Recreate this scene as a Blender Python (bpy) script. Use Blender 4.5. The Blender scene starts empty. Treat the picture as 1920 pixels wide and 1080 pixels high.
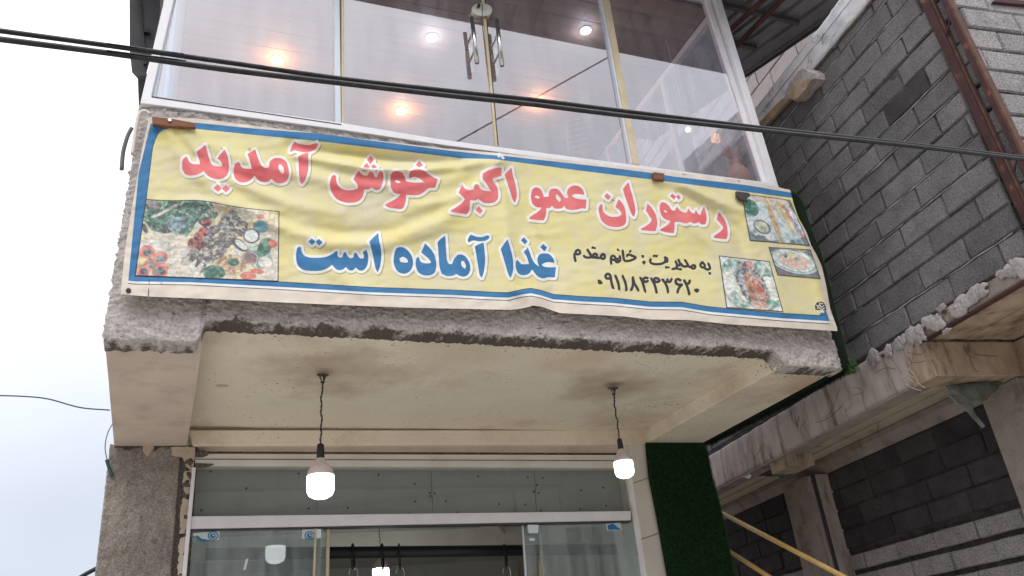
import bpy, bmesh, math, random
import numpy as np
from mathutils import Vector, Matrix, noise
from mathutils.geometry import delaunay_2d_cdt
random.seed(7); rng = np.random.default_rng(7)
scene = bpy.context.scene
COL = scene.collection

# ------------------------------------------------------------------ camera
FPX = 1546.78                      # focal length in photo pixels (1920 wide)
ROWS = ((0.92972991, -0.35410999, -0.10103664),      # image right
        (0.07199639, 0.44387926, -0.89318964),       # image down
        (0.36113545, 0.82315085, 0.43818246))        # view direction
EYE = Vector((0, 0, 1.6))
cam_d = bpy.data.cameras.new('camera'); cam = bpy.data.objects.new('camera', cam_d)
COL.objects.link(cam); scene.camera = cam
cam_d.sensor_width = 36; cam_d.lens = FPX / 1920 * 36; cam_d.clip_start = .05; cam_d.clip_end = 3000
r_, d_, f_ = (Vector(v) for v in ROWS)
cam.matrix_world = Matrix(((r_.x, -d_.x, -f_.x, EYE.x), (r_.y, -d_.y, -f_.y, EYE.y), (r_.z, -d_.z, -f_.z, EYE.z), (0, 0, 0, 1)))

# ------------------------------------------------------------------ world, sun, exposure
SUN_EL, SUN_ROT = math.radians(52), math.radians(200)
w = bpy.data.worlds.new('World'); scene.world = w; w.use_nodes = True
nt = w.node_tree; nt.nodes.clear()
def wn(t, **k):
    n = nt.nodes.new(t)
    for a, b in k.items(): setattr(n, a, b)
    return n
sky = wn('ShaderNodeTexSky', sky_type='NISHITA', sun_disc=False, sun_elevation=SUN_EL, sun_rotation=SUN_ROT)
bg1 = wn('ShaderNodeBackground'); bg1.inputs[1].default_value = .05
nt.links.new(sky.outputs[0], bg1.inputs[0])
# overcast cloud layer: brighter towards the zenith (CIE overcast sky), faint cloud mottling
tc = wn('ShaderNodeTexCoord'); sp = wn('ShaderNodeSeparateXYZ'); nt.links.new(tc.outputs['Generated'], sp.inputs[0])
mr = wn('ShaderNodeMapRange'); nt.links.new(sp.outputs[2], mr.inputs[0])
mr.inputs[1].default_value = 0; mr.inputs[2].default_value = 1; mr.inputs[3].default_value = 0; mr.inputs[4].default_value = 1
cr = wn('ShaderNodeValToRGB'); nt.links.new(mr.outputs[0], cr.inputs[0])
cr.color_ramp.elements[0].position = 0; cr.color_ramp.elements[0].color = (.34, .34, .38, 1)
cr.color_ramp.elements[1].position = 1; cr.color_ramp.elements[1].color = (2.45, 2.46, 2.46, 1)
e = cr.color_ramp.elements.new(.22); e.color = (.52, .51, .53, 1)
e = cr.color_ramp.elements.new(.45); e.color = (.92, .92, .93, 1)
nz = wn('ShaderNodeTexNoise'); nz.inputs['Scale'].default_value = 2.6; nz.inputs['Detail'].default_value = 4
nt.links.new(tc.outputs['Generated'], nz.inputs['Vector'])
mm = wn('ShaderNodeMapRange'); nt.links.new(nz.outputs[0], mm.inputs[0])
mm.inputs[1].default_value = .3; mm.inputs[2].default_value = .7; mm.inputs[3].default_value = .90; mm.inputs[4].default_value = 1.10
ml = wn('ShaderNodeVectorMath', operation='SCALE'); nt.links.new(cr.outputs[0], ml.inputs[0]); nt.links.new(mm.outputs[0], ml.inputs['Scale'])
bg2 = wn('ShaderNodeBackground'); bg2.inputs[1].default_value = .97; nt.links.new(ml.outputs[0], bg2.inputs[0])
ad = wn('ShaderNodeAddShader'); nt.links.new(bg1.outputs[0], ad.inputs[0]); nt.links.new(bg2.outputs[0], ad.inputs[1])
wo = wn('ShaderNodeOutputWorld'); nt.links.new(ad.outputs[0], wo.inputs[0])
sd = bpy.data.lights.new('sun', 'SUN'); sd.energy = .85; sd.angle = math.radians(25); sd.color = (1, .97, .93)
so = bpy.data.objects.new('sun', sd); COL.objects.link(so)
sdir = Vector((math.sin(SUN_ROT) * math.cos(SUN_EL), math.cos(SUN_ROT) * math.cos(SUN_EL), math.sin(SUN_EL)))
so.rotation_euler = sdir.to_track_quat('Z', 'Y').to_euler(); so.location = (0, -5, 20)
vs = scene.view_settings; scene.display_settings.display_device = 'sRGB'
vs.view_transform = 'Standard'; vs.look = 'None'; vs.gamma = 1; vs.use_curve_mapping = False; vs.exposure = 0.26
scene.render.engine = 'CYCLES'
scene.cycles.max_bounces = 10; scene.cycles.diffuse_bounces = 5; scene.cycles.transparent_max_bounces = 16
scene.cycles.sample_clamp_indirect = 6

# ------------------------------------------------------------------ rays and planes
def ray(x, y):
    u, v = (x - 960) / FPX, (y - 540) / FPX
    return Vector(ROWS[0]) * u + Vector(ROWS[1]) * v + Vector(ROWS[2])
def hit(x, y, n, d):
    r = ray(x, y); n = Vector(n); return EYE + r * ((d - n.dot(EYE)) / n.dot(r))
NY = 0.116291732
ND = Vector((math.sin(NY), math.cos(NY), 0)); NT = Vector((math.cos(NY), -math.sin(NY), 0)); UP = Vector((0, 0, 1))
PX = lambda v: ((1, 0, 0), v)
PY = lambda v: ((0, 1, 0), v)
PZ = lambda v: ((0, 0, 1), v)
PT = lambda v: (NT, v)
PS = lambda v: (ND, v)
def N(s, t, z): return ND * s + NT * t + UP * z
Y0 = 3.84; YB = 5.55; T = 3.85; TW = 4.65

# ------------------------------------------------------------------ materials
def lin(*c): return tuple(((x / 255) / 12.92 if x / 255 <= .04045 else ((x / 255 + .055) / 1.055) ** 2.4) for x in c) + (1,)
def sc(c, k): return (c[0] * k, c[1] * k, c[2] * k, 1)
def mat(name, c1, c2=None, scale=4, rough=.85, bump=0, bscale=60, speck=0, spscale=220, stain=None, stscale=1.2, stlo=.55, sthi=.7,
        metal=0, objrand=0, stretch=None, spec=.3, detail=6, grain=None):
    m = bpy.data.materials.new(name); m.use_nodes = True; t = m.node_tree; b = t.nodes['Principled BSDF']
    b.inputs['Roughness'].default_value = rough; b.inputs['Metallic'].default_value = metal
    b.inputs['Specular IOR Level'].default_value = spec
    tcn = t.nodes.new('ShaderNodeTexCoord'); gi = t.nodes.new('ShaderNodeNewGeometry')
    mp = t.nodes.new('ShaderNodeMapping'); t.links.new(gi.outputs['Position'], mp.inputs[0])
    if stretch: mp.inputs['Scale'].default_value = stretch
    def noi(s, det=6, vec=None, rg=.6):
        n = t.nodes.new('ShaderNodeTexNoise'); n.inputs['Scale'].default_value = s; n.inputs['Detail'].default_value = det
        n.inputs['Roughness'].default_value = rg
        t.links.new(vec or mp.outputs[0], n.inputs['Vector']); return n.outputs[0]
    def mr(src, a, bb, lo=0, hi=1):
        n = t.nodes.new('ShaderNodeMapRange'); t.links.new(src, n.inputs[0])
        for i, v in enumerate((a, bb, lo, hi)): n.inputs[i + 1].default_value = v
        return n.outputs[0]
    def mix(f, a, bb, mode='MIX'):
        n = t.nodes.new('ShaderNodeMix'); n.data_type = 'RGBA'; n.blend_type = mode
        if isinstance(f, float): n.inputs[0].default_value = f
        else: t.links.new(f, n.inputs[0])
        for i, v in ((6, a), (7, bb)):
            if isinstance(v, tuple): n.inputs[i].default_value = v
            else: t.links.new(v, n.inputs[i])
        return n.outputs[2]
    col = c1
    if c2: col = mix(mr(noi(scale, detail), .35, .65), c1, c2)
    if stain: col = mix(mr(noi(stscale, 8, rg=.7), stlo, sthi), col, stain)
    if speck:
        v = mr(noi(spscale, 2, gi.outputs['Position'], .5), .25, .75, 1 - speck, 1 + speck)
        n = t.nodes.new('ShaderNodeVectorMath'); n.operation = 'SCALE'
        if isinstance(col, tuple): n.inputs[0].default_value = col[:3]
        else: t.links.new(col, n.inputs[0])
        t.links.new(v, n.inputs['Scale']); col = n.outputs[0]
    if objrand:
        oi = t.nodes.new('ShaderNodeObjectInfo'); v = mr(oi.outputs['Random'], 0, 1, 1 - objrand, 1 + objrand)
        n = t.nodes.new('ShaderNodeVectorMath'); n.operation = 'SCALE'
        if isinstance(col, tuple): n.inputs[0].default_value = col[:3]
        else: t.links.new(col, n.inputs[0])
        t.links.new(v, n.inputs['Scale']); col = n.outputs[0]
    if isinstance(col, tuple): b.inputs['Base Color'].default_value = col
    else: t.links.new(col, b.inputs['Base Color'])
    if bump:
        bp = t.nodes.new('ShaderNodeBump'); bp.inputs['Strength'].default_value = min(1, bump); bp.inputs['Distance'].default_value = .004 * max(1, bump)
        t.links.new(noi(bscale, 5, gi.outputs['Position'] if not stretch else mp.outputs[0], .65), bp.inputs['Height']); t.links.new(bp.outputs[0], b.inputs['Normal'])
    return m
def emis(name, c, s):
    m = bpy.data.materials.new(name); m.use_nodes = True; t = m.node_tree; b = t.nodes['Principled BSDF']
    b.inputs['Base Color'].default_value = (.8, .8, .8, 1); b.inputs['Emission Color'].default_value = c; b.inputs['Emission Strength'].default_value = s
    return m
def glassmat(name, tint, refl, dust, dustcol=(.75, .75, .78, 1), smear=0., fk=1.0):
    m = bpy.data.materials.new(name); m.use_nodes = True; t = m.node_tree; t.nodes.clear()
    tr = t.nodes.new('ShaderNodeBsdfTransparent'); tr.inputs[0].default_value = tint
    gl = t.nodes.new('ShaderNodeBsdfGlossy'); gl.inputs['Roughness'].default_value = .0 if not smear else smear; gl.inputs['Color'].default_value = (.97, .96, 1, 1)
    df = t.nodes.new('ShaderNodeBsdfDiffuse'); df.inputs[0].default_value = dustcol
    fr = t.nodes.new('ShaderNodeFresnel'); fr.inputs[0].default_value = 1.5
    mu = t.nodes.new('ShaderNodeMath'); mu.operation = 'MULTIPLY_ADD'; mu.inputs[1].default_value = fk; mu.inputs[2].default_value = refl
    mu.use_clamp = True; t.links.new(fr.outputs[0], mu.inputs[0])
    gb = t.nodes.new('ShaderNodeNewGeometry'); iv = t.nodes.new('ShaderNodeMath'); iv.operation = 'SUBTRACT'; iv.inputs[0].default_value = 1; t.links.new(gb.outputs['Backfacing'], iv.inputs[1])
    fm = t.nodes.new('ShaderNodeMath'); fm.operation = 'MULTIPLY'; t.links.new(mu.outputs[0], fm.inputs[0]); t.links.new(iv.outputs[0], fm.inputs[1])
    dm = t.nodes.new('ShaderNodeMath'); dm.operation = 'MULTIPLY'; t.links.new(iv.outputs[0], dm.inputs[1])
    geo = t.nodes.new('ShaderNodeNewGeometry'); mp = t.nodes.new('ShaderNodeMapping'); mp.inputs['Scale'].default_value = (9, 9, 1.2)
    t.links.new(geo.outputs['Position'], mp.inputs[0])
    n = t.nodes.new('ShaderNodeTexNoise'); n.inputs['Scale'].default_value = 1.4; n.inputs['Detail'].default_value = 8; t.links.new(mp.outputs[0], n.inputs['Vector'])
    mrn = t.nodes.new('ShaderNodeMapRange'); t.links.new(n.outputs[0], mrn.inputs[0])
    for i, v in enumerate((.3, .7, dust * .5, dust * 1.6)): mrn.inputs[i + 1].default_value = v
    m1 = t.nodes.new('ShaderNodeMixShader'); t.links.new(mrn.outputs[0], dm.inputs[0]); t.links.new(dm.outputs[0], m1.inputs[0]); t.links.new(tr.outputs[0], m1.inputs[1]); t.links.new(df.outputs[0], m1.inputs[2])
    m2 = t.nodes.new('ShaderNodeMixShader'); t.links.new(fm.outputs[0], m2.inputs[0]); t.links.new(m1.outputs[0], m2.inputs[1]); t.links.new(gl.outputs[0], m2.inputs[2])
    o = t.nodes.new('ShaderNodeOutputMaterial'); t.links.new(m2.outputs[0], o.inputs[0])
    return m
M = {}
M['ground'] = mat('ground', (.44, .42, .39, 1), (.34, .33, .31, 1), 1.5, .95, .6, 30)
M['rough'] = mat('rough_concrete', (.52, .47, .445, 1), (.38, .34, .325, 1), 18, .95, 1.5, 60, speck=.26, spscale=75, stain=(.12, .10, .095, 1), stscale=26, stlo=.59, sthi=.67, stretch=(.75, 1, 1.7))
M['plaster'] = mat('cream_plaster', (.80, .71, .56, 1), (.74, .65, .52, 1), 1.3, .75, .35, 35, stain=(.42, .29, .18, 1), stscale=1.1, stlo=.50, sthi=.80, speck=.05, spscale=60)
def plaster_marks(m):
    t = m.node_tree; b = t.nodes['Principled BSDF']; src = b.inputs['Base Color'].links[0].from_socket
    g_ = t.nodes.new('ShaderNodeNewGeometry'); n1 = t.nodes.new('ShaderNodeTexNoise'); n1.inputs['Scale'].default_value = 4; n1.inputs['Detail'].default_value = 6; t.links.new(g_.outputs['Position'], n1.inputs['Vector'])
    def math_(op, a, b_):
        n = t.nodes.new('ShaderNodeMath'); n.operation = op
        for i, v in enumerate((a, b_)):
            if isinstance(v, (int, float)): n.inputs[i].default_value = v
            else: t.links.new(v, n.inputs[i])
        return n.outputs[0]
    def mixc(f, a, c):
        n = t.nodes.new('ShaderNodeMix'); n.data_type = 'RGBA'; t.links.new(f, n.inputs[0]); t.links.new(a, n.inputs[6]); n.inputs[7].default_value = c; return n.outputs[2]
    col = src
    for (x, y, z, r, k, c) in ((.75, 4.50, 3.35, .55, .6, (.36, .26, .18, 1)), (2.64, 4.54, 3.35, .48, .65, (.32, .23, .16, 1)), (.74, 4.5, 3.35, .09, .7, (.14, .10, .07, 1)), (2.64, 4.53, 3.35, .10, .8, (.14, .10, .07, 1)), (2.2, 4.1, 3.35, .35, .4, (.54, .34, .18, 1)), (1.4, 4.05, 3.35, .5, .25, (.40, .28, .17, 1)), (3.1, 5.3, 3.3, .5, .4, (.36, .25, .15, 1)), (3.9, 4.1, 3.25, .45, .6, (.42, .25, .13, 1))):
        d = t.nodes.new('ShaderNodeVectorMath'); d.operation = 'DISTANCE'; t.links.new(g_.outputs['Position'], d.inputs[0]); d.inputs[1].default_value = (x, y, z)
        w_ = math_('ADD', d.outputs['Value'], math_('MULTIPLY', math_('SUBTRACT', n1.outputs[0], .5), r * 1.5))
        mr_ = t.nodes.new('ShaderNodeMapRange'); mr_.interpolation_type = 'SMOOTHSTEP'; t.links.new(w_, mr_.inputs[0]); mr_.inputs[1].default_value = r; mr_.inputs[2].default_value = 0; mr_.inputs[3].default_value = 0; mr_.inputs[4].default_value = k
        col = mixc(mr_.outputs[0], col, c)
    # black flecks of mould along the front edge and thinly elsewhere
    sp_ = t.nodes.new('ShaderNodeSeparateXYZ'); t.links.new(g_.outputs['Position'], sp_.inputs[0])
    n2 = t.nodes.new('ShaderNodeTexNoise'); n2.inputs['Scale'].default_value = 42; n2.inputs['Detail'].default_value = 5; t.links.new(g_.outputs['Position'], n2.inputs['Vector'])
    e1 = t.nodes.new('ShaderNodeMapRange'); t.links.new(sp_.outputs[1], e1.inputs[0])
    for i, v in enumerate((3.84, 4.10, .16, -.02)): e1.inputs[i + 1].default_value = v
    big = math_('MULTIPLY', math_('SUBTRACT', n1.outputs[0], .5), .28)
    f = math_('ADD', math_('ADD', n2.outputs[0], e1.outputs[0]), big); m3 = t.nodes.new('ShaderNodeMapRange'); t.links.new(f, m3.inputs[0])
    for i, v in enumerate((.66, .72, 0, .85)): m3.inputs[i + 1].default_value = v
    col = mixc(m3.outputs[0], col, (.10, .08, .06, 1)); t.links.new(col, b.inputs['Base Color'])
plaster_marks(M['plaster'])
M['plaster2'] = mat('pinkish_plaster', (.60, .49, .40, 1), (.52, .42, .35, 1), 2.5, .85, .3, 40, stain=(.32, .25, .21, 1), stscale=3, stlo=.5, sthi=.8)
t = M['rough'].node_tree; b = t.nodes['Principled BSDF']; src = b.inputs['Base Color'].links[0].from_socket
ga_ = t.nodes.new('ShaderNodeAttribute'); ga_.attribute_name = 'grime'; n_ = t.nodes.new('ShaderNodeTexNoise'); n_.inputs['Scale'].default_value = 70; n_.inputs['Detail'].default_value = 5
gp = t.nodes.new('ShaderNodeNewGeometry'); t.links.new(gp.outputs['Position'], n_.inputs['Vector'])
m1_ = t.nodes.new('ShaderNodeMath'); m1_.operation = 'ADD'; t.links.new(ga_.outputs['Fac'], m1_.inputs[0]); t.links.new(n_.outputs[0], m1_.inputs[1])
m2_ = t.nodes.new('ShaderNodeMapRange'); t.links.new(m1_.outputs[0], m2_.inputs[0])
for i_, v_ in enumerate((.68, 1.05, 0, .95)): m2_.inputs[i_ + 1].default_value = v_
m3_ = t.nodes.new('ShaderNodeMix'); m3_.data_type = 'RGBA'; t.links.new(m2_.outputs[0], m3_.inputs[0]); t.links.new(src, m3_.inputs[6]); m3_.inputs[7].default_value = (.085, .065, .055, 1); t.links.new(m3_.outputs[2], b.inputs['Base Color'])
M['dirt'] = mat('black_grime', (.05, .04, .036, 1), (.16, .13, .11, 1), 40, .95, .8, 120)
M['aggregate'] = mat('exposed_concrete', (.30, .26, .225, 1), (.205, .175, .155, 1), 3.5, .9, 1.0, 60, speck=.40, spscale=80, stain=(.42, .38, .34, 1), stscale=60, stlo=.64, sthi=.70)
M['beige'] = mat('chipped_beige_plaster', (.56, .45, .35, 1), (.42, .33, .25, 1), 12, .9, .6, 60)
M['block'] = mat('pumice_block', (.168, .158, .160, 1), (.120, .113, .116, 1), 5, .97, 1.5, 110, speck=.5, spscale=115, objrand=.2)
M['block_dark'] = mat('dark_block', (.062, .056, .060, 1), (.04, .036, .04, 1), 5, .95, 1.2, 120, speck=.45, spscale=150, objrand=.25, stain=(.12, .10, .10, 1), stscale=6, stlo=.66, sthi=.75)  # darker block colour for the recessed wall's upper rows and one side-wall block
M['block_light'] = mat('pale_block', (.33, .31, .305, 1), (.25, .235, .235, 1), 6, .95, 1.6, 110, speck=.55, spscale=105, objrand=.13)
M['block_pink'] = mat('pinkish_block', (.42, .36, .35, 1), (.34, .29, .285, 1), 6, .95, 1.0, 120, speck=.35, spscale=160, objrand=.1)
M['mortar_ridge'] = mat('mortar_ridge', (.36, .34, .335, 1), (.26, .245, .24, 1), 14, .95, 1, 90)
M['mortar'] = mat('mortar', (.12, .11, .11, 1), (.045, .04, .04, 1), 10, .95, 1, 90)
M['mortar_dark'] = mat('dark_mortar', (.03, .025, .026, 1), (.07, .055, .055, 1), 14, .95, 1, 90)
M['mortar_white'] = mat('pale_mortar_lump', (.42, .38, .37, 1), (.29, .265, .26, 1), 26, .92, 1.4, 50)
M['mortar_hole'] = mat('hole_shadowed_mortar', (.05, .045, .045, 1))
M['concrete'] = mat('stained_concrete', (.46, .39, .36, 1), (.35, .29, .265, 1), 3, .85, .7, 45, stain=(.17, .11, .075, 1), stscale=3.2, stlo=.50, sthi=.64, stretch=(3.2, 3.2, .5))
M['concrete_brown'] = mat('brown_stained_concrete', (.42, .32, .235, 1), (.24, .17, .12, 1), 5, .85, .8, 40, stain=(.09, .06, .045, 1), stscale=5, stlo=.56, sthi=.7, stretch=(1.6, 1.6, .7))
M['boards'] = mat('board_marked_concrete', (.50, .43, .32, 1), (.40, .34, .25, 1), 3, .85, .5, 30, stain=(.2, .15, .1, 1), stscale=3, stlo=.58, sthi=.75)
M['concrete_col'] = mat('smooth_grey_concrete', (.31, .26, .23, 1), (.22, .18, .16, 1), 5, .8, .6, 40, stain=(.13, .10, .085, 1), stscale=5, stlo=.55, sthi=.72, speck=.12, spscale=60)
M['whitewash'] = mat('whitewashed_concrete', (.72, .70, .70, 1), (.55, .56, .60, 1), 5, .85, .6, 40, stain=(.42, .37, .34, 1), stscale=4, stlo=.58, sthi=.72)
M['rust'] = mat('rusty_steel', (.072, .026, .024, 1), (.040, .018, .020, 1), 9, .7, .5, 60, stain=(.22, .085, .04, 1), stscale=8, stlo=.60, sthi=.68)
M['rust2'] = mat('rusty_steel_light', (.14, .07, .052, 1), (.075, .035, .03, 1), 14, .75, .5, 60)
M['tin'] = mat('grey_tin', (.17, .165, .18, 1), (.12, .115, .125, 1), 6, .5, .2, 30, metal=.3, spec=.4)
M['tin_dark'] = mat('dark_tin', (.075, .068, .07, 1), (.05, .045, .05, 1), 8, .6, .2, 30)
M['pvc'] = mat('white_frame', (.78, .76, .78, 1), (.70, .68, .69, 1), 6, .45, .05, 30, spec=.4, stain=(.55, .50, .45, 1), stscale=5, stlo=.66, sthi=.85)
M['pvc_shop'] = mat('cream_aluminium_frame', (.70, .66, .60, 1), (.62, .57, .50, 1), 4, .45, .1, 30, stain=(.35, .28, .2, 1), stscale=5, stlo=.62, sthi=.8)
M['seal'] = mat('yellowed_seal', (.52, .42, .26, 1), (.62, .52, .36, 1), 8, .5)
M['seal_pale'] = mat('pale_blue_strip', (.55, .61, .68, 1), (.62, .66, .72, 1), 5, .4)
M['pale_blue'] = mat('pale_blue_curtain', (.55, .66, .72, 1), (.62, .72, .76, 1), 4, .8)
M['steel'] = mat('brushed_steel', (.62, .61, .58, 1), (.45, .44, .42, 1), 30, .25, 0, metal=1)
M['steel_dull'] = mat('dull_steel', (.45, .43, .38, 1), (.62, .60, .52, 1), 12, .38, 0, metal=.9)
M['black'] = mat('black_plastic', (.012, .012, .014, 1), rough=.45, spec=.4)
M['cable'] = mat('black_cable', (.010, .010, .013, 1), (.03, .028, .03, 1), 30, .5, .3, 80, spec=.35)
M['wire_blue'] = mat('blue_wire', (.05, .055, .11, 1), rough=.5)
M['hose'] = mat('grey_hose', (.12, .13, .13, 1), rough=.6)
M['green_sleeve'] = mat('green_sleeve', (.03, .07, .055, 1), rough=.6)
M['wood'] = mat('reddish_wood', (.25, .10, .05, 1), (.13, .05, .03, 1), 5, .6, .4, 30, stretch=(3, 3, 30))
M['ceilwood'] = mat('ceiling_planks', (.31, .20, .145, 1), (.23, .145, .105, 1), 4, .6, .15, 30, stretch=(.5, 5, 5), objrand=.13)
M['door_wood'] = mat('door_wood', (.42, .22, .13, 1), (.30, .15, .09, 1), 4, .6, stretch=(6, 6, 1))
M['wallin'] = mat('inner_wall', (.42, .37, .34, 1), (.34, .30, .28, 1), 2, .8)
M['shopwall'] = mat('shop_inner_wall', (.52, .51, .49, 1), (.42, .42, .41, 1), 1.5, .7)
M['board_grey'] = mat('grey_green_board', (.37, .37, .36, 1), (.33, .33, .32, 1), 1.2, .6, .05, 20)
M['tile'] = mat('pale_wall_tile', (.66, .61, .54, 1), (.58, .53, .46, 1), 3, .3, .02, 10, spec=.5)
M['grass'] = mat('artificial_grass', (.02, .075, .02, 1), (.03, .12, .03, 1), 30, .85, objrand=.1)
M['grass_back'] = mat('grass_backing', (.006, .010, .006, 1), (.008, .016, .008, 1), 30, .95)
M['brass'] = mat('yellow_painted_rail', (.60, .38, .13, 1), (.48, .30, .10, 1), 12, .45, spec=.5)
M['bulbbody'] = mat('lamp_body', (.62, .50, .44, 1), (.5, .4, .36, 1), 20, .5)
M['led'] = emis('led_white', (.93, 1, .98, 1), 4)
M['led_in'] = emis('led_white_inside', (.93, 1, .98, 1), 16)
M['warm'] = emis('warm_lamp', (1, .72, .42, 1), 5)
M['cool'] = emis('cool_lamp', (.80, .90, 1, 1), 4)
M['lampring'] = mat('lamp_ring', (.6, .6, .6, 1), rough=.4)
M['glass'] = glassmat('window_glass', (.88, .87, .90, 1), .17, .12, (.68, .68, .76, 1))
M['glass_side'] = glassmat('side_glass', (.92, .96, .98, 1), .0, .30, (.70, .77, .84, 1), fk=.15)
M['glass_shop'] = glassmat('shop_glass', (.80, .89, .88, 1), .05, .22, (.60, .68, .69, 1))
M['glass_transom'] = glassmat('transom_glass', (.90, .92, .92, 1), .0, .07, (.55, .57, .57, 1))
M['sheet'] = mat('greenish_plastic_sheet', (.13, .14, .12, 1), (.07, .08, .07, 1), 14, .35, .6, 25, spec=.5)
M['white_plastic'] = mat('white_plastic_scrap', (.7, .75, .78, 1), rough=.4)
M['pot'] = mat('terracotta_pot', (.62, .36, .25, 1), (.55, .30, .2, 1), 10, .6)
M['flower'] = mat('dried_flower', (.60, .27, .22, 1), (.5, .22, .16, 1), 30, .8)
M['root'] = mat('dry_root', (.10, .07, .05, 1), rough=.9)
M['straw'] = mat('pale_root', (.42, .35, .28, 1), rough=.9)
M['sticker'] = mat('white_sticker', (.62, .66, .68, 1), rough=.5)
M['sticker_blue'] = mat('blue_print', (.03, .17, .36, 1), rough=.5)
M['orange'] = mat('tan_foam', (.42, .30, .17, 1), rough=.8)
# printed cloth
M['c_yellow'] = mat('print_yellow', (.68, .585, .235, 1), (.69, .63, .35, 1), 3.2, .75, .3, 260, stain=(.62, .56, .42, 1), stscale=2.6, stlo=.46, sthi=.70, speck=.04, spscale=120)
M['c_cream'] = mat('print_cloth_edge', (.70, .62, .53, 1), (.62, .54, .46, 1), 8, .8, .25, 260)
M['c_blue'] = mat('print_blue', (.038, .155, .33, 1), (.05, .19, .38, 1), 8, .7, .2, 260)
M['c_red'] = mat('print_red', (.66, .135, .145, 1), (.72, .19, .19, 1), 5, .75, .2, 260)
M['c_white'] = mat('print_white', (.78, .76, .72, 1), (.72, .70, .66, 1), 8, .75, .2, 260)
M['c_shadow'] = mat('print_drop_shadow', (.40, .37, .22, 1), rough=.8)
M['c_black'] = mat('print_black', (.045, .042, .05, 1), rough=.8)
M['c_line'] = mat('print_hairline', (.05, .07, .10, 1), rough=.8)
def attrmat(name):
    m = bpy.data.materials.new(name); m.use_nodes = True; t = m.node_tree; b = t.nodes['Principled BSDF']; b.inputs['Roughness'].default_value = .75
    a = t.nodes.new('ShaderNodeVertexColor'); a.layer_name = 'Col'; t.links.new(a.outputs[0], b.inputs['Base Color'])
    return m
M['photo'] = attrmat('printed_picture')

# ------------------------------------------------------------------ builders
def place(o, parent):
    COL.objects.link(o)
    if parent is not None:
        o.parent = parent
        o.matrix_parent_inverse = Matrix.Translation(-Vector(parent.location)) if parent.type == 'EMPTY' else Matrix.Identity(4)
    return o
def mesh(name, vs_, fs, m, parent=None, smooth=False, bevel=0):
    me = bpy.data.meshes.new(name); me.from_pydata([tuple(v) for v in vs_], [], fs)
    for x in (m if isinstance(m, list) else [m]): me.materials.append(x)
    bm = bmesh.new(); bm.from_mesh(me); bmesh.ops.recalc_face_normals(bm, faces=bm.faces); bm.to_mesh(me); bm.free()
    if smooth: me.shade_smooth()
    o = bpy.data.objects.new(name, me); place(o, parent)
    if bevel:
        bv = o.modifiers.new('bevel', 'BEVEL'); bv.width = bevel; bv.segments = 2; bv.limit_method = 'ANGLE'
    return o
def thing(name, label, cat, loc=(0, 0, 0), group=None):
    o = bpy.data.objects.new(name, None); o.location = loc; COL.objects.link(o); o.empty_display_size = .2
    o['label'] = label; o['category'] = cat
    if group: o['group'] = group
    return o
def tag(o, label, cat, group=None):
    o['label'] = label; o['category'] = cat
    if group: o['group'] = group
    return o
def stuff(o): o['kind'] = 'stuff'; return o
def prism(name, front, depth, m, parent=None, bevel=0, smooth=False):
    """front polygon (world points) pushed along the depth vector"""
    n = len(front); d = Vector(depth); vv = [Vector(p) for p in front] + [Vector(p) + d for p in front]
    fs = [list(range(n)), [n + i for i in range(n)][::-1]] + [[i, (i + 1) % n, n + (i + 1) % n, n + i] for i in range(n)]
    return mesh(name, vv, fs, m, parent, smooth, bevel)
def pp(name, px, plane, depth, m, parent=None, bevel=0):
    return prism(name, [hit(x, y, *plane) for x, y in px], depth, m, parent, bevel)
def box(name, a, b, m, parent=None, bevel=0):
    x0, y0, z0 = a; x1, y1, z1 = b
    return prism(name, [(x0, y0, z0), (x1, y0, z0), (x1, y0, z1), (x0, y0, z1)], (0, y1 - y0, 0), m, parent, bevel)
def nbox(name, s, t, z, m, parent=None, bevel=0):
    return prism(name, [N(s[0], t[0], z[0]), N(s[1], t[0], z[0]), N(s[1], t[0], z[1]), N(s[0], t[0], z[1])], NT * (t[1] - t[0]), m, parent, bevel)
def tubedata(pts, r, n=8, rs=None):
    pts = [Vector(p) for p in pts]; V_, F_ = [], []; prev = None
    for i, p in enumerate(pts):
        d = (pts[min(i + 1, len(pts) - 1)] - pts[max(i - 1, 0)]).normalized()
        a = prev if prev is not None else (Vector((0, 0, 1)) if abs(d.z) < .9 else Vector((1, 0, 0)))
        a = (a - d * a.dot(d)).normalized(); prev = a; b = d.cross(a); rr = rs[i] if rs else r
        for k in range(n):
            th = 2 * math.pi * k / n; V_.append(p + a * math.cos(th) * rr + b * math.sin(th) * rr)
    for i in range(len(pts) - 1):
        for k in range(n): F_.append([i * n + k, i * n + (k + 1) % n, (i + 1) * n + (k + 1) % n, (i + 1) * n + k])
    F_.append(list(range(n))[::-1]); F_.append([(len(pts) - 1) * n + k for k in range(n)])
    return V_, F_
def tube(name, pts, r, m, parent=None, n=8, rs=None): return mesh(name, *tubedata(pts, r, n, rs), m, parent, True)
def curve(pts, k=8):
    pts = [Vector(p) for p in pts]; out = []
    P = [pts[0] * 2 - pts[1]] + pts + [pts[-1] * 2 - pts[-2]]
    for i in range(1, len(P) - 2):
        for j in range(k):
            u = j / k; a, b, c, d = P[i - 1], P[i], P[i + 1], P[i + 2]
            out.append(.5 * ((2 * b) + (c - a) * u + (2 * a - 5 * b + 4 * c - d) * u * u + (3 * b - a - 3 * c + d) * u ** 3))
    return out + [pts[-1]]
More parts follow.
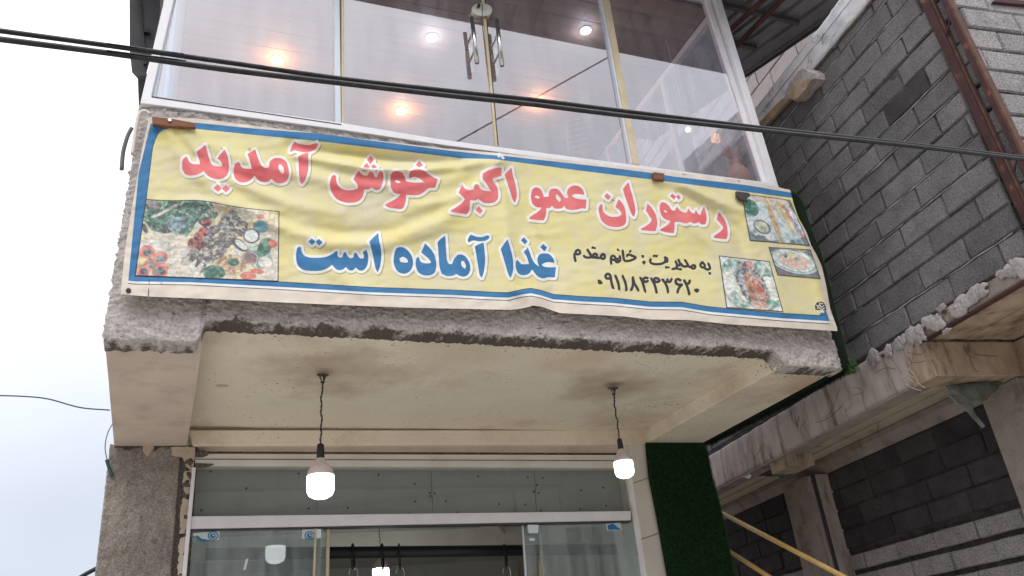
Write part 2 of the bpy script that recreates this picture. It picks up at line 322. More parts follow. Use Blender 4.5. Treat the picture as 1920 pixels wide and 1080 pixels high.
def lathe(name, prof, c, m, parent=None, n=24, tilt=None):
    V_, F_ = [], []
    for r, z in prof:
        for k in range(n): V_.append(Vector((r * math.cos(2 * math.pi * k / n), r * math.sin(2 * math.pi * k / n), z)))
    for i in range(len(prof) - 1):
        for k in range(n): F_.append([i * n + k, i * n + (k + 1) % n, (i + 1) * n + (k + 1) % n, (i + 1) * n + k])
    F_.append(list(range(n))); F_.append([(len(prof) - 1) * n + k for k in range(n)])
    V_ = [(tilt @ v if tilt else v) + Vector(c) for v in V_]
    return mesh(name, V_, F_, m, parent, True)
def fbm(p, o=4): return noise.fractal(p, .9, 2.1, o)
def roughgrid(name, O, A, B, na, nb, out, amp, fr, m, parent=None, seed=0, edge=.0, back=.03):
    """a rough slab face: origin O, edge vectors A and B, outward normal out; closed by a rim going back"""
    O, A, B, out = Vector(O), Vector(A), Vector(B), Vector(out); V_, F_ = [], []
    for j in range(nb + 1):
        for i in range(na + 1):
            p = O + A * (i / na) + B * (j / nb); q = p * fr + Vector((seed, seed * 2, 0))
            d = amp * fbm(q)
            if edge:
                e_ = min(i, na - i, j, nb - j)
                if e_ == 0:
                    d -= edge; p = p + (A.normalized() * (1 if i == 0 else -1 if i == na else 0) + B.normalized() * (1 if j == 0 else -1 if j == nb else 0)) * (edge * .4 * (noise.noise(q * 3) + .8))
                elif e_ == 1: d -= edge * .3
            V_.append(p + out * d)
    W = na + 1
    for j in range(nb):
        for i in range(na): F_.append([j * W + i, j * W + i + 1, (j + 1) * W + i + 1, (j + 1) * W + i])
    rim = [i for i in range(W)] + [j * W + na for j in range(1, nb + 1)] + [nb * W + i for i in range(na - 1, -1, -1)] + [j * W for j in range(nb - 1, 0, -1)]
    b0 = len(V_)
    for i in rim: V_.append(V_[i] - out * back)
    n = len(rim)
    for k in range(n): F_.append([rim[k], rim[(k + 1) % n], b0 + (k + 1) % n, b0 + k])
    F_.append([b0 + k for k in range(n)])
    return mesh(name, V_, F_, m, parent, True)

# ================================================================== GROUND
g = mesh('ground', [(-1500, -1500, 0), (1500, -1500, 0), (1500, 1500, 0), (-1500, 1500, 0)], [[0, 1, 2, 3]], M['ground']); g['kind'] = 'structure'

V_, F_ = [], []  # unseen houses added behind the camera, darkening what the shop glass reflects
for i, (x0, x1, h, y) in enumerate(((-16, -7, 6.9, -9.5), (-7, 1.5, 7.2, -9.5), (1.5, 9, 6.8, -9.5), (9, 18, 7.0, -9.5))):
    b = len(V_); V_ += [(x0, y, 0), (x1, y, 0), (x1, y - 8, 0), (x0, y - 8, 0), (x0, y, h), (x1, y, h), (x1, y - 8, h), (x0, y - 8, h)]
    F_ += [[b, b + 1, b + 5, b + 4], [b + 1, b + 2, b + 6, b + 5], [b + 2, b + 3, b + 7, b + 6], [b + 3, b, b + 4, b + 7], [b + 4, b + 5, b + 6, b + 7]]
    for k in range(3):
        for l in range(2):
            c = len(V_); wx = x0 + (x1 - x0) * (k + .5) / 3; wz = 1.2 + l * 2.8; V_ += [(wx - .7, y + .03, wz), (wx + .7, y + .03, wz), (wx + .7, y + .03, wz + 1.4), (wx - .7, y + .03, wz + 1.4)]; F_.append([c, c + 1, c + 2, c + 3])
o = mesh('added_street_houses', V_, F_, [mat('house_wall', (.42, .41, .38, 1), (.36, .35, .33, 1), .8), M['tin_dark']]); o['kind'] = 'structure'
for i, p in enumerate(o.data.polygons): p.material_index = 1 if i % 11 > 4 else 0

# ================================================================== RESTAURANT BUILDING
R = thing('restaurant_building', 'two storey restaurant with glazed upper room, rough concrete balcony edge and cream soffit', 'building', (1.8, 5.6, 0))
# --- rough concrete balcony edge
def lerp(a, b, u): return a + (b - a) * u
tl = hit(264, 197, *PY(Y0)); tr_ = hit(1474, 352, *PY(Y0)); bl = hit(191, 632, *PY(Y0)); br = hit(1584, 690, *PY(Y0))
ZS, ZL, ZR = 3.352, hit(190, 632, *PY(Y0)).z, hit(1560, 688, *PY(Y0)).z
XL = hit(378, 620, *PY(Y0)).x; XRi = hit(1462, 660, *PY(Y0)).x
def zbot(x):
    k = lambda a, w_: 1 / (1 + math.exp(-(x - a) / w_))
    base = ZL + (ZS - ZL) * k(XL, .006); base = base + (ZR - base) * k(XRi, .012)
    return base + .006 * noise.noise(Vector((x * 9, 3, 0))) + .007 * noise.noise(Vector((x * 40, 7, 0)))
NA, NB = 620, 190; V_, F_ = [], []
for j in range(NB + 1):
    for i in range(NA + 1):
        u = i / NA; v = min(1, j / (NB - 8))
        x0_ = lerp(bl.x, br.x, u); z0_ = zbot(x0_); z1_ = lerp(tl.z, tr_.z, u)
        z = lerp(z1_, z0_, v); f2 = (z - ZL) / (tl.z - ZL); x = lerp(lerp(bl.x, br.x, u), lerp(tl.x, tr_.x, u), f2)
        p = Vector((x, Y0, z)); q = Vector((x, 0, z))
        d = .012 * fbm(q * 9) + .009 * noise.noise(Vector((x * 42, 1, z * 75))) + .005 * noise.noise(Vector((x * 100, 5, z * 150)))
        ed = min(1, min(u, 1 - u) * NA / 8)
        d -= (1 - ed) * .02; p.x += (1 - ed) * 0
        if u in (0, 1): p.x += (.012 * noise.noise(Vector((0, 0, z * 25))) + .010 * noise.noise(Vector((2, 0, z * 80))))
        if j > NB - 8:
            k = j - (NB - 8); a_ = min(1, k / 5) * math.pi / 2; d -= .035 * (1 - math.cos(a_)); p.z -= .012 * math.sin(a_) - .004 * noise.noise(q * 60)
            if k > 5: p.y += .03 * (k - 5)
        p.y -= d; V_.append(p)
for j in range(NB):
    for i in range(NA):
        a = j * (NA + 1) + i; F_.append([a, a + 1, a + NA + 2, a + NA + 1])
fascia = mesh('balcony_edge', V_, F_, M['rough'], R, True)
gr = np.zeros(len(V_), dtype=np.float32)
for j in range(NB + 1):
    for i in range(NA + 1):
        x = lerp(bl.x, br.x, i / NA); n_ = noise.noise(Vector((x * 7, 0, 4))) * .6 + noise.noise(Vector((x * 30, j * .3, 9))) * .5
        k = (j - (NB - 10)) / 9.0 + n_ * 1.3
        if x > 3.42 or x < XL: k -= .45
        gr[j * (NA + 1) + i] = min(1, max(0, k)) * (.75 + .25 * noise.noise(Vector((x * 70, j * .9, 2))))
ga = fascia.data.attributes.new('grime', 'FLOAT', 'POINT'); ga.data.foreach_set('value', gr)
core = box('balcony_core', (-.33, Y0 + .03, 3.45), (3.84, Y0 + .16, 4.585), M['rough'], R)
# --- soffit and beams
def px3(pts, plane): return [hit(x, y, *plane) for x, y in pts]
BLI, BRI = XL, XRi
xbL = hit(350, 806, *PZ(ZS)).x
def sheetgrid(name, c00, c10, c11, c01, na, nb, amp, m, parent, th=Vector((0, 0, .04)), out=Vector((0, 0, -1)), fr=3):
    V_, F_ = [], []; c = [Vector(a) for a in (c00, c10, c11, c01)]
    for j in range(nb + 1):
        for i in range(na + 1):
            u, v = i / na, j / nb; p = c[0] * (1 - u) * (1 - v) + c[1] * u * (1 - v) + c[2] * u * v + c[3] * (1 - u) * v
            e_ = 0 if 0 < i < na and 0 < j < nb else 0
            V_.append(p + out * (amp * fbm(p * fr)))
    for j in range(nb):
        for i in range(na): a = j * (na + 1) + i; F_.append([a, a + 1, a + na + 2, a + na + 1])
    return mesh(name, V_, F_, m, parent, True)
YE = hit(800, 806, *PZ(ZS)).y; YE = 5.52
sheetgrid('soffit', (BLI - .03, Y0 + .025, ZS), (BRI + .05, Y0 + .025, ZS), (BRI + .03, YE + .03, ZS), (BLI - .05, YE + .03, ZS), 60, 30, .006, M['plaster'], R)
box('slab_core', (-.30, Y0 + .05, ZS + .03), (3.88, 6.4, 3.5), M['plaster'], R)
# left beam underside, right beam, back beam
sheetgrid('left_beam_soffit', (bl.x + .01, Y0 + .02, ZL + .004), (BLI + .008, Y0 + .02, ZL + .004), (hit(350, 838, *PZ(ZL)).x, YB + .03, ZL - .004), (hit(214, 833, *PZ(ZL)).x, YB + .03, ZL - .004), 12, 24, .006, M['plaster2'], R)
prism('left_beam', [(bl.x + .02, Y0 + .03, ZL + .012), (BLI, Y0 + .03, ZL + .012), (BLI, Y0 + .03, ZS + .02), (bl.x + .02, Y0 + .03, ZS + .02)], (-.03, YB - Y0 - .04, 0), M['plaster2'], R)
rb0 = hit(1475, 687, *PY(Y0 + .02)); rb1 = hit(1216, 829, *PZ(ZR))
mesh('right_beam', [(BRI, Y0 + .02, ZS + .01), (BRI + .012, Y0 + .02, ZR), (br.x - .01, Y0 + .02, ZR), (br.x - .01, Y0 + .02, ZS + .01),
      (BRI - .05, YE + .03, ZS + .01), (BRI - .03, YE + .03, ZR), (br.x + .01, YE + .03, ZR), (br.x + .01, YE + .03, ZS + .01)],
     [[0, 1, 2, 3], [4, 5, 6, 7], [0, 1, 5, 4], [1, 2, 6, 5], [2, 3, 7, 6], [0, 3, 7, 4]], M['plaster'], R, bevel=.012)
pp('back_beam', [(352, 806), (1212, 806), (1216, 833), (362, 836)], PY(YE), (0, .16, 0), M['plaster'], R, bevel=.008)
pp('lintel', [(362, 834), (1216, 830), (1216, 852), (362, 851)], PY(YE + .05), (0, .22, 0), M['plaster2'], R)
# --- left column with chipped plaster
cpts = px3([(211, 834), (334, 838), (330, 1080), (180, 1080)], PY(YB))
A0 = cpts[3] + (cpts[3] - cpts[0]) * 6.6; A0.z = 0; A1 = cpts[2].copy(); A1.x = A1.x - .02; A1.z = 0
x0c, x1c = cpts[0].x, cpts[1].x
roughgrid('column', (cpts[3].x - .01, YB, cpts[3].z - .5), (cpts[1].x - cpts[3].x + .03, 0, 0), (0, 0, ZL - cpts[3].z + .51), 70, 120, (0, -1, 0), .012, 14, M['aggregate'], R, 3, .01, .34)
box('column_infill', (x1c - .03, YB + .04, 0), (.115, YB + .3, ZL), M['aggregate'], R)
box('column_base', (cpts[3].x, YB + .01, 0), (cpts[1].x + .01, YB + .34, cpts[3].z - .49), M['aggregate'], R)
roughgrid('column_reveal', hit(330, 1080, *PY(YB - .005)) - Vector((.0, 0, .0)), (hit(352, 1080, *PY(YB)).x - hit(330, 1080, *PY(YB)).x + .01, 0, 0), (0, 0, ZL - hit(330, 1080, *PY(YB)).z), 14, 90, (0, -1, 0), .022, 22, M['dirt'], R, 9, .0, .1)
# chipped beige patches
def patch(pts, m, yy=YB - .012, name='plaster_patch', th=.02):
    out = []; n = len(pts)
    for i in range(n):
        a, b = pts[i], pts[(i + 1) % n]; k = max(1, int(math.dist(a, b) / 5))
        for j in range(k):
            u = j / k; x = lerp(a[0], b[0], u); y = lerp(a[1], b[1], u)
            out.append((x + 2.0 * noise.noise(Vector((x * .13, y * .13, 0))) * 1.6, y + 2.4 * noise.noise(Vector((x * .13, y * .13, 5)))))
    bmv = [hit(x, y, *PY(yy)) for x, y in out]
    return prism(name, bmv, (0, th, 0), m, R)
patch([(321, 838), (366, 838), (364, 870), (360, 882), (349, 874), (343, 858), (333, 856), (322, 852)], M['beige'])
patch([(346, 884), (360, 880), (356, 925), (348, 930), (342, 902)], M['beige'])
patch([(341, 936), (357, 930), (352, 985), (346, 1000), (336, 1000), (338, 960)], M['beige'])
patch([(336, 1010), (349, 1005), (344, 1080), (333, 1080)], M['plaster2'])
patch([(266, 830), (292, 830), (288, 842), (276, 856), (268, 846)], M['beige'])
patch([(214, 832), (332, 832), (330, 842), (300, 839), (296, 846), (270, 840), (240, 843), (216, 838)], M['dirt'], YB - .008)
# --- shop front frame
SF = YB + .02
pp('shutter_track', [(366, 851), (1176, 853), (1176, 877), (366, 873)], PY(SF - .03), (0, .10, 0), M['pvc_shop'], R, bevel=.003)
pp('track_groove', [(366, 860), (1176, 863), (1176, 864.5), (366, 861.5)], PY(SF - .034), (0, .006, 0), M['tin'], R)
pp('track_gap', [(366, 846.5), (1176, 849.5), (1176, 852), (366, 849)], PY(YE + .045), (0, .006, 0), M['dirt'], R)
for q in ([(366, 843), (392, 846), (390, 853), (380, 857), (366, 857)], [(366, 868), (402, 870), (390, 875), (366, 877)]):
    pp('rust_stain_plate', q, PY(SF - .04), (0, .012, 0), M['dirt'], R)
pp('jamb_left', [(360.5, 876), (367.5, 876), (349, 1085), (341, 1085)], PY(YB - .045), (0, .12, 0), M['pvc'], R, bevel=.003)
pp('jamb_right', [(1176, 880), (1184, 880), (1213, 1080), (1204, 1080)], PY(SF - .02), (0, .08, 0), M['pvc'], R, bevel=.003)
pp('transom_bar', [(358, 968), (1183, 958), (1183, 975), (357, 991)], PY(SF - .05), (0, .10, 0), M['pvc'], R, bevel=.004)
pp('transom_track', [(358, 991.5), (1183, 975.5), (1183, 979), (357, 994.5)], PY(SF - .03), (0, .06, 0), M['tin_dark'], R)
pp('transom_glass', [(364, 874), (1180, 876), (1183, 960), (357, 970)], PY(SF + .0), (0, .008, 0), M['glass_transom'], R)
# grey boards with screws behind the transom glass
PB = SF + .10
seams = [(352, 352), (594, 594), (808, 812), (1001, 1007), (1190, 1192)]
for k in range(4):
    a, b = seams[k], seams[k + 1]
    pp('lining_board', [(a[0] + .7, 868), (b[0] - .7, 868), (b[1] - .7, 976), (a[1] + .7, 984)], PY(PB + .004 * (k % 2)), (0, .02, 0), M['board_grey'], R)
for (x, y) in [(395, 884), (462, 915.5), (377.5, 956.5), (560, 888), (595, 934), (579, 953), (640, 965), (710, 890), (778, 907), (779, 940), (768, 963),
               (806, 924), (815, 925), (807, 930), (836, 940), (857, 961), (897, 893), (936, 945), (985, 946), (990, 895), (1018, 896), (1007, 909),
               (1002, 921), (1000, 923), (1010, 924), (1014, 957), (1090, 919), (1132, 914), (1088, 955), (1137, 948), (652, 952)]:
    c = hit(x, y, *PY(PB - .004))
    prism('screw_head', [c + Vector((.0075 * math.cos(a), 0, .0075 * math.sin(a))) for a in [i * math.pi / 3 for i in range(6)]], (0, .006, 0), M['black'], R)
# wall tiles to the right of the shop front
rows_t = [829, 905, 1010, 1080]
for k, (p0, p1) in enumerate([((829, 829), (905, 888)), ((906.5, 889.5), (1010, 992)), ((1011.5, 993.5), (1120, 1120))]):
    xl_ = lambda y: 1183 + (y - 880) * .15; xr_ = lambda y: 1224 + (y - 829) * .19
    pp('wall_tile', [(xl_(p0[0]) + 1, p0[0]), (xr_(p0[1]), p0[1]), (xr_(p1[1]), p1[1]), (xl_(p1[0]) + 1, p1[0])], PY(SF - .03), (0, .02, 0), M['tile'], R, bevel=.002)
box('side_wall_pier', (hit(1183, 1000, *PY(YB)).x + .04, SF - .009, 0), (3.97, SF + .3, ZR), M['tile'], R)
box('side_wall', (3.75, SF + .3, 0), (3.95, 9.5, ZS), M['plaster2'], R)
box('side_wall', (-.36, SF + .3, 0), (-.18, 9.5, ZS + .1), M['plaster2'], R)
box('rear_wall', (-.18, 9.3, 0), (3.75, 9.5, ZS + .1), M['shopwall'], R)
box('shop_ceiling', (-.18, SF + .13, 2.98), (3.75, 9.3, 3.04), M['shopwall'], R)
box('shop_ceiling_beam', (-.18, 7.3, 2.82), (3.75, 7.55, 2.978), M['pvc_shop'], R)
mesh('ceiling_rib', [(1.9, SF + .2, 2.976), (2.06, SF + .2, 2.976), (2.85, 7.29, 2.976), (2.69, 7.29, 2.976), (1.9, SF + .2, 2.90), (2.06, SF + .2, 2.90), (2.85, 7.29, 2.90), (2.69, 7.29, 2.90)],
     [[0, 1, 2, 3], [4, 5, 6, 7], [0, 1, 5, 4], [1, 2, 6, 5], [2, 3, 7, 6], [3, 0, 4, 7]], M['pvc_shop'], R)
box('shop_floor', (-.18, SF, .004), (3.75, 9.3, .05), M['tile'], R)
# glass doors (lower storey)
def below(px, plane): # continue the last two points of a quad down to the door foot
    a, b, c, d = [hit(x, y, *plane) for x, y in px]
    c = c + (c - b) * ((.06 - c.z) / (c - b).z); d = d + (d - a) * ((.06 - d.z) / (d - a).z); return [a, b, c, d]
dl = prism('glass_door', below([(358, 992), (606, 988), (600, 1080), (349, 1080)], PY(SF - .005)), (0, .010, 0), M['glass_shop'], R)
dl2 = prism('glass_panel', below([(594, 990), (619, 989), (617, 1080), (590, 1080)], PY(SF + .035)), (0, .010, 0), M['glass_shop'], R)
dr = prism('glass_door', below([(1010, 984), (1185, 980), (1208, 1080), (1016, 1080)], PY(SF - .005)), (0, .010, 0), M['glass_shop'], R)
dr2 = prism('glass_panel', below([(978, 985), (1014, 984), (1020, 1080), (986, 1080)], PY(SF + .035)), (0, .010, 0), M['glass_shop'], R)
pp('door_seal', [(590.5, 991), (594, 991), (591, 1080), (587, 1080)], PY(SF - .02), (0, .014, 0), M['seal'], dl)
pp('door_seal', [(613, 990), (618.5, 990), (617, 1080), (611, 1080)], PY(SF + .02), (0, .014, 0), M['seal'], dl2)
pp('door_seal', [(979, 985), (981.5, 985), (988, 1080), (985, 1080)], PY(SF + .02), (0, .014, 0), M['seal_pale'], dr2)
pp('door_clip', [(594, 992), (602, 992), (602, 1008), (594, 1009)], PY(SF - .03), (0, .02, 0), M['white_plastic'], dl)
pp('door_clip', [(990, 984), (1010, 984), (1009, 999), (992, 999)], PY(SF - .03), (0, .02, 0), M['white_plastic'], dr)
pp('orange_strip', [(597, 1008), (600, 1008), (595, 1080), (591, 1080)], PY(SF + .01), (0, .012, 0), M['orange'], dl)
pp('orange_strip', [(1014, 1028), (1017, 1056), (1022, 1072), (1019, 1080), (1012, 1080), (1011, 1060)], PY(SF + .01), (0, .012, 0), M['orange'], dr)
# stickers on the doors
def circle_px(cx, cy, rx, ry, n=20, a0=0, a1=2 * math.pi): return [(cx + rx * math.cos(a0 + (a1 - a0) * i / n), cy + ry * math.sin(a0 + (a1 - a0) * i / n)) for i in range(n)]
for d_par, quad, cc in ((dl, [(370, 999), (412, 996), (411, 1012), (378, 1015), (370, 1006)], (399.5, 1004.5)), (dl, [(567, 993), (590, 992), (589, 1008), (566, 1010)], (581, 1004.5))):
    pp('sticker', quad, PY(SF - .009), (0, .003, 0), M['sticker'], d_par)
    out_, in_ = circle_px(cc[0], cc[1], 10, 8.2, 24), circle_px(cc[0], cc[1], 8, 6.4, 24)
    vv = [hit(x, y, *PY(SF - .0125)) for x, y in out_ + in_]
    mesh('sticker_ring', vv, [[i, (i + 1) % 24, 24 + (i + 1) % 24, 24 + i] for i in range(24)], M['sticker_blue'], d_par)
    pp('sticker_dot', circle_px(cc[0], cc[1], 5.6, 4.6, 16), PY(SF - .0125), (0, .002, 0), M['sticker_blue'], d_par)
    pp('sticker_mark', [(cc[0] - .8, cc[1] - 4), (cc[0] + .8, cc[1] - 4), (cc[0] + .8, cc[1] - .8), (cc[0] + 5, cc[1] - .8), (cc[0] + 5, cc[1] + .8), (cc[0] - .8, cc[1] + .8)], PY(SF - .0145), (0, .001, 0), M['sticker'], d_par)
pp('sticker_tail', [(369, 1003), (378, 1010), (400, 1014), (378, 1015.5), (370, 1012)], PY(SF - .0125), (0, .002, 0), M['sticker_blue'], dl)
pp('sticker_label', [(362, 1000), (374, 999), (374, 1004), (362, 1005)], PY(SF - .0125), (0, .002, 0), M['white_plastic'], dl)
pp('sticker', [(1136, 982), (1163, 980), (1166, 994), (1139, 995)], PY(SF - .009), (0, .003, 0), M['sticker'], dr)
pp('sticker_dot', [(1139, 985), (1150, 982), (1160, 990), (1165, 993), (1141, 993.5)], PY(SF - .0125), (0, .002, 0), M['sticker_blue'], dr)
pp('tape_scrap', [(461, 1048), (466, 1047), (461, 1068), (456, 1069)], PY(SF - .009), (0, .003, 0), M['sticker'], dl)
pp('tape_scrap', [(993, 1009), (1003, 1009), (1003, 1014), (993, 1014)], PY(SF - .009), (0, .003, 0), M['white_plastic'], dr)

# --- upper glazed room
WF = Y0 - .012
def ext(p, q, y):  # continue the line p-q to image height y
    u = (y - p[1]) / (q[1] - p[1]); return (p[0] + (q[0] - p[0]) * u, y)
TOPY = -260
def post(name, l0, l1, r0, r1, yf, dep, m, parent=R, bevel=.004):
    q = [ext(l0, l1, TOPY), ext(r0, r1, TOPY), r1, l1]
    a, b, c, d = [hit(x, y, *PY(yf)) for x, y in q]
    k = (6.42 - d.z) / (a.z - d.z); a = d + (a - d) * k; k = (6.42 - c.z) / (b.z - c.z); b = c + (b - c) * k
    return prism(name, [a, b, c, d], (0, dep, 0), m, parent, bevel)
post('window_post', (308, 0), (263, 193), (333, -30), (283, 182), WF, .07, M['pvc'])
post('inner_post', (320, 0), (285, 182), (328, 0), (292, 183), WF + .03, .06, M['seal_pale'])
post('window_post', (1341, 0), (1445, 345), (1353, 0), (1461, 353), WF, .07, M['pvc'])
post('inner_post', (1322, 0), (1430, 341), (1332, 0), (1440, 343), WF + .035, .05, M['pvc'])
pp('sill', [(283, 180), (640, 230), (840, 263), (1447, 343), (1461, 353), (840, 273), (640, 243), (263, 193)], PY(WF - .004), (0, .12, 0), M['pvc'], R, bevel=.003)
pp('sill_gap', [(284, 180), (500, 212), (640, 232.6), (640, 234), (500, 213.4), (284, 182)], PY(WF - .006), (0, .004, 0), M['black'], R)
m1 = post('mullion_strip', (627, 0), (629, 232), (637, 0), (640, 233), WF + .02, .04, M['seal_pale'])
m1b = post('mullion', (640.5, 0), (641, 234), (645, 0), (645, 235), WF + .012, .05, M['seal'])
m3 = post('mullion', (1131, 0), (1187, 307), (1143, 0), (1199, 309), WF + .012, .06, M['seal'])
post('mullion_lip', (1126, 0), (1183, 307), (1130, 0), (1186.5, 307), WF + .02, .04, M['seal_pale'])
GY = WF + .045
zt = 6.42; xs = [hit(285, 180, *PY(GY)).x, hit(640, 232, *PY(GY)).x, hit(930, 272, *PY(GY)).x, hit(1195, 307, *PY(GY)).x, hit(1445, 342, *PY(GY)).x]
kinds = ['window_pane', 'glass_door', 'glass_door', 'window_pane']; panes = []
for k in range(4):
    z0_ = 4.57 + .012 * k
    o = box(kinds[k], (xs[k] + .004, GY, z0_), (xs[k + 1] - .004, GY + .008, zt), M['glass'], R); panes.append(o)
cs = [ext((904, 0), (929, 273), TOPY), ext((909, 0), (934, 273), TOPY), (934, 274), (929, 274)]
a, b, c, d = [hit(x, y, *PY(GY - .008)) for x, y in cs]
prism('meeting_seal', [a, b, c, d], (0, .02, 0), M['seal'], panes[1])
pp('seal_line', [(908.6, 0), (910.4, 0), (935, 273), (933.4, 273)], PY(GY - .010), (0, .003, 0), M['black'], panes[2])
# lock and pull handles
def disc(name, cx, cy, rx, ry, plane, dep, m, parent, n=28, a0=0, a1=2 * math.pi):
    return pp(name, [(cx + rx * math.cos(a0 + (a1 - a0) * i / (n - 1)), cy + ry * math.sin(a0 + (a1 - a0) * i / (n - 1))) for i in range(n)], plane, dep, m, parent, bevel=.003)
disc('lock', 904, 17, 19.5, 12.5, PY(GY - .032), (0, .03, 0), M['steel_dull'], panes[1], 28, math.pi * .5, math.pi * 1.5)
disc('lock', 904.8, 18, 18.5, 12.5, PY(GY - .030), (0, .03, 0), M['steel_dull'], panes[2], 28, -math.pi * .5, math.pi * .5)
kc = hit(897, 12, *PY(GY - .032))
prism('lock_cylinder', [kc + Vector((.011 * math.cos(a), 0, .011 * math.sin(a))) for a in [i * math.pi / 6 for i in range(12)]], (0, -.02, 0), M['black'], panes[1])
for par, fb, bb_, mts in ((panes[1], ((884.5, 33), (894.5, 118)), ((880.5, 53), (886, 135)), ((883, 68), (886, 103))),
                          (panes[2], ((931, 37), (941.5, 123)), ((924.5, 56), (933.5, 141)), ((929, 73), (932, 107)))):
    tube('handle', [hit(*fb[0], *PY(GY - .075)), hit(*fb[1], *PY(GY - .075))], .0145, M['steel'], par, 16)
    tube('handle', [hit(*bb_[0], *PY(GY + .075)), hit(*bb_[1], *PY(GY + .075))], .0125, M['steel'], par, 16)
    for q in mts:
        c = hit(*q, *PY(GY)); tube('handle_mount', [c + Vector((0, .07, 0)), c + Vector((0, -.07, 0))], .008, M['steel_dull'], par, 10)
# side glazing of the upper room (right and left), rails
xr_w = hit(1452, 347, *PY(Y0)).x - .03; xl_w = hit(275, 190, *PY(Y0)).x + .02
box('side_pane', (xr_w - .01, WF + .09, 4.66), (xr_w - .002, 5.75, 6.30), M['glass_side'], R)
box('side_rail', (xr_w - .03, WF + .09, 4.60), (xr_w + .012, 5.78, 4.66), M['pvc'], R)
box('side_post', (xr_w - .03, 5.78, 4.60), (xr_w + .012, 5.84, 6.36), M['pvc'], R)
box('side_post', (xr_w - .028, 4.72, 4.661), (xr_w + .010, 4.765, 6.30), M['pvc'], R)
box('side_rail', (xr_w - .03, WF + .09, 6.30), (xr_w + .012, 5.78, 6.36), M['pvc'], R)
box('side_pane', (xl_w + .002, WF + .09, 4.66), (xl_w + .01, 5.75, 6.35), M['glass_side'], R)
box('side_rail', (xl_w - .01, WF + .09, 4.58), (xl_w + .03, 5.78, 4.66), M['pvc'], R)
for yy in (4.25, 4.95, 5.75): box('side_post', (xl_w - .01, yy, 4.661), (xl_w + .03, yy + .05, 6.35), M['pvc'], R)
V_, F_ = [], []
for i in range(61):
    u = i / 60
    for z in (4.62, 6.34): V_.append((xl_w + .07 + .022 * math.sin(u * 42) + .01 * math.sin(u * 17), 4.0 + u * .55, z))
for i in range(60): F_.append([2 * i, 2 * i + 1, 2 * i + 3, 2 * i + 2])
cu = mesh('curtain', V_, F_, M['pale_blue'], None, True); tag(cu, 'pale blue curtain hanging inside the left end of the upper window', 'curtain')
box('upper_floor', (xl_w + .04, Y0 + .165, 4.50), (xr_w - .04, 6.3, 4.58), M['wallin'], R)
box('upper_rear_wall', (xl_w, 6.3, 4.40), (xr_w, 6.42, 6.5), M['wallin'], R)
for k in range(26):      # wood planks of the ceiling, one by one
    y0_ = WF + .10 + k * .0925
    prism('ceiling_plank', [(xl_w + .035, y0_, 6.365 + .002 * (k % 2)), (xr_w - .035, y0_, 6.365 + .002 * (k % 2)), (xr_w - .035, y0_, 6.385), (xl_w + .035, y0_, 6.385)], (0, .089, 0), M['ceilwood'], R)
box('ceiling_backing', (xl_w, WF + .09, 6.387), (xr_w, 6.3, 6.40), M['tin_dark'], R)
box('head_rail', (xl_w - .04, WF - .01, 6.421), (xr_w + .04, WF + .08, 6.447), M['pvc'], R)
# tin roof with ribs, over the room
XE0, XE1 = -.63, 4.86
def zr_(y): return 6.33 + .274 * (y - 3.39)
V_, F_ = [], []; prof = []
x = XE0
while x < XE1 - .01:
    for dx, dz in ((0, 0), (.11, 0), (.125, .028), (.155, .028), (.17, 0)): prof.append((min(x + dx, XE1), dz))
    x += .19
ys_ = [3.31, 4.0, 4.7, 5.4, 6.1, 6.6]
for (xx, dz) in prof:
    for yy in ys_: V_.append((xx, yy, zr_(yy) + dz))
ny_ = len(ys_)
for i in range(len(prof) - 1):
    for j in range(ny_ - 1): a = i * ny_ + j; F_.append([a, a + 1, a + ny_ + 1, a + ny_])
roof = mesh('roof', V_, F_, M['tin'], R); sm = roof.modifiers.new('sheet', 'SOLIDIFY'); sm.thickness = .004
pe = hit(1505, 57, *PZ(6.34)); pe2 = hit(1427, 112, *PZ(6.42))
for yy, xe in ((3.46, 4.6), (pe.y, pe.x), (pe2.y, pe2.x), (4.95, 4.4), (5.6, 4.4)):
    prism('purlin', [(xr_w + .02, yy, zr_(yy) - .045), (xe, yy, zr_(yy) - .045), (xe, yy, zr_(yy) - .006), (xr_w + .02, yy, zr_(yy) - .006)], (0, .035, 0), M['tin_dark'], roof)
for yy in (3.46, 4.1, 4.75): box('purlin', (XE0 + .09, yy, zr_(yy) - .045), (xl_w - .02, yy + .035, zr_(yy) - .006), M['tin_dark'], roof)
box('fascia_board', (XE0, 3.295, 6.25), (XE1, 3.308, 6.34), M['tin_dark'], roof)
for a_, b_ in (((1445, -12), (1362, 62)), ((1478, -12), (1374, 92))):
    P0, P1 = hit(*a_, *PZ(6.24)), hit(*b_, *PZ(6.22)); tube('rusty_brace', [P0, P1], .03, M['rust'], roof, 4)
edge_pl = prism('roof_edge_trim', [(XE1 - .002, 3.31, zr_(3.31) - .03), (XE1 - .002, 6.6, zr_(6.6) - .03), (XE1 - .002, 6.6, zr_(6.6) + .04), (XE1 - .002, 3.31, zr_(3.31) + .04)], (.012, 0, 0), M['tin_dark'], roof)
# dark sheet metal to the left of the window
pp('side_flashing', [(242, -140), (300, -140), (300, 20), (286, 90), (272, 142), (258, 142), (247, 130), (243, 90)], PY(4.62), (0, .03, 0), M['tin_dark'], R)
pp('side_flashing', [(258, 138), (276, 138), (267, 200), (260, 198)], PY(4.75), (0, .03, 0), M['tin_dark'], R)
pp('flashing_seam', [(252, -60), (258, -60), (275, 120), (269, 120)], PY(4.60), (0, .015, 0), M['black'], R)
pp('flashing_clip', [(270, 52), (282, 54), (281, 61), (270, 59)], PY(4.59), (0, .02, 0), M['black'], R)

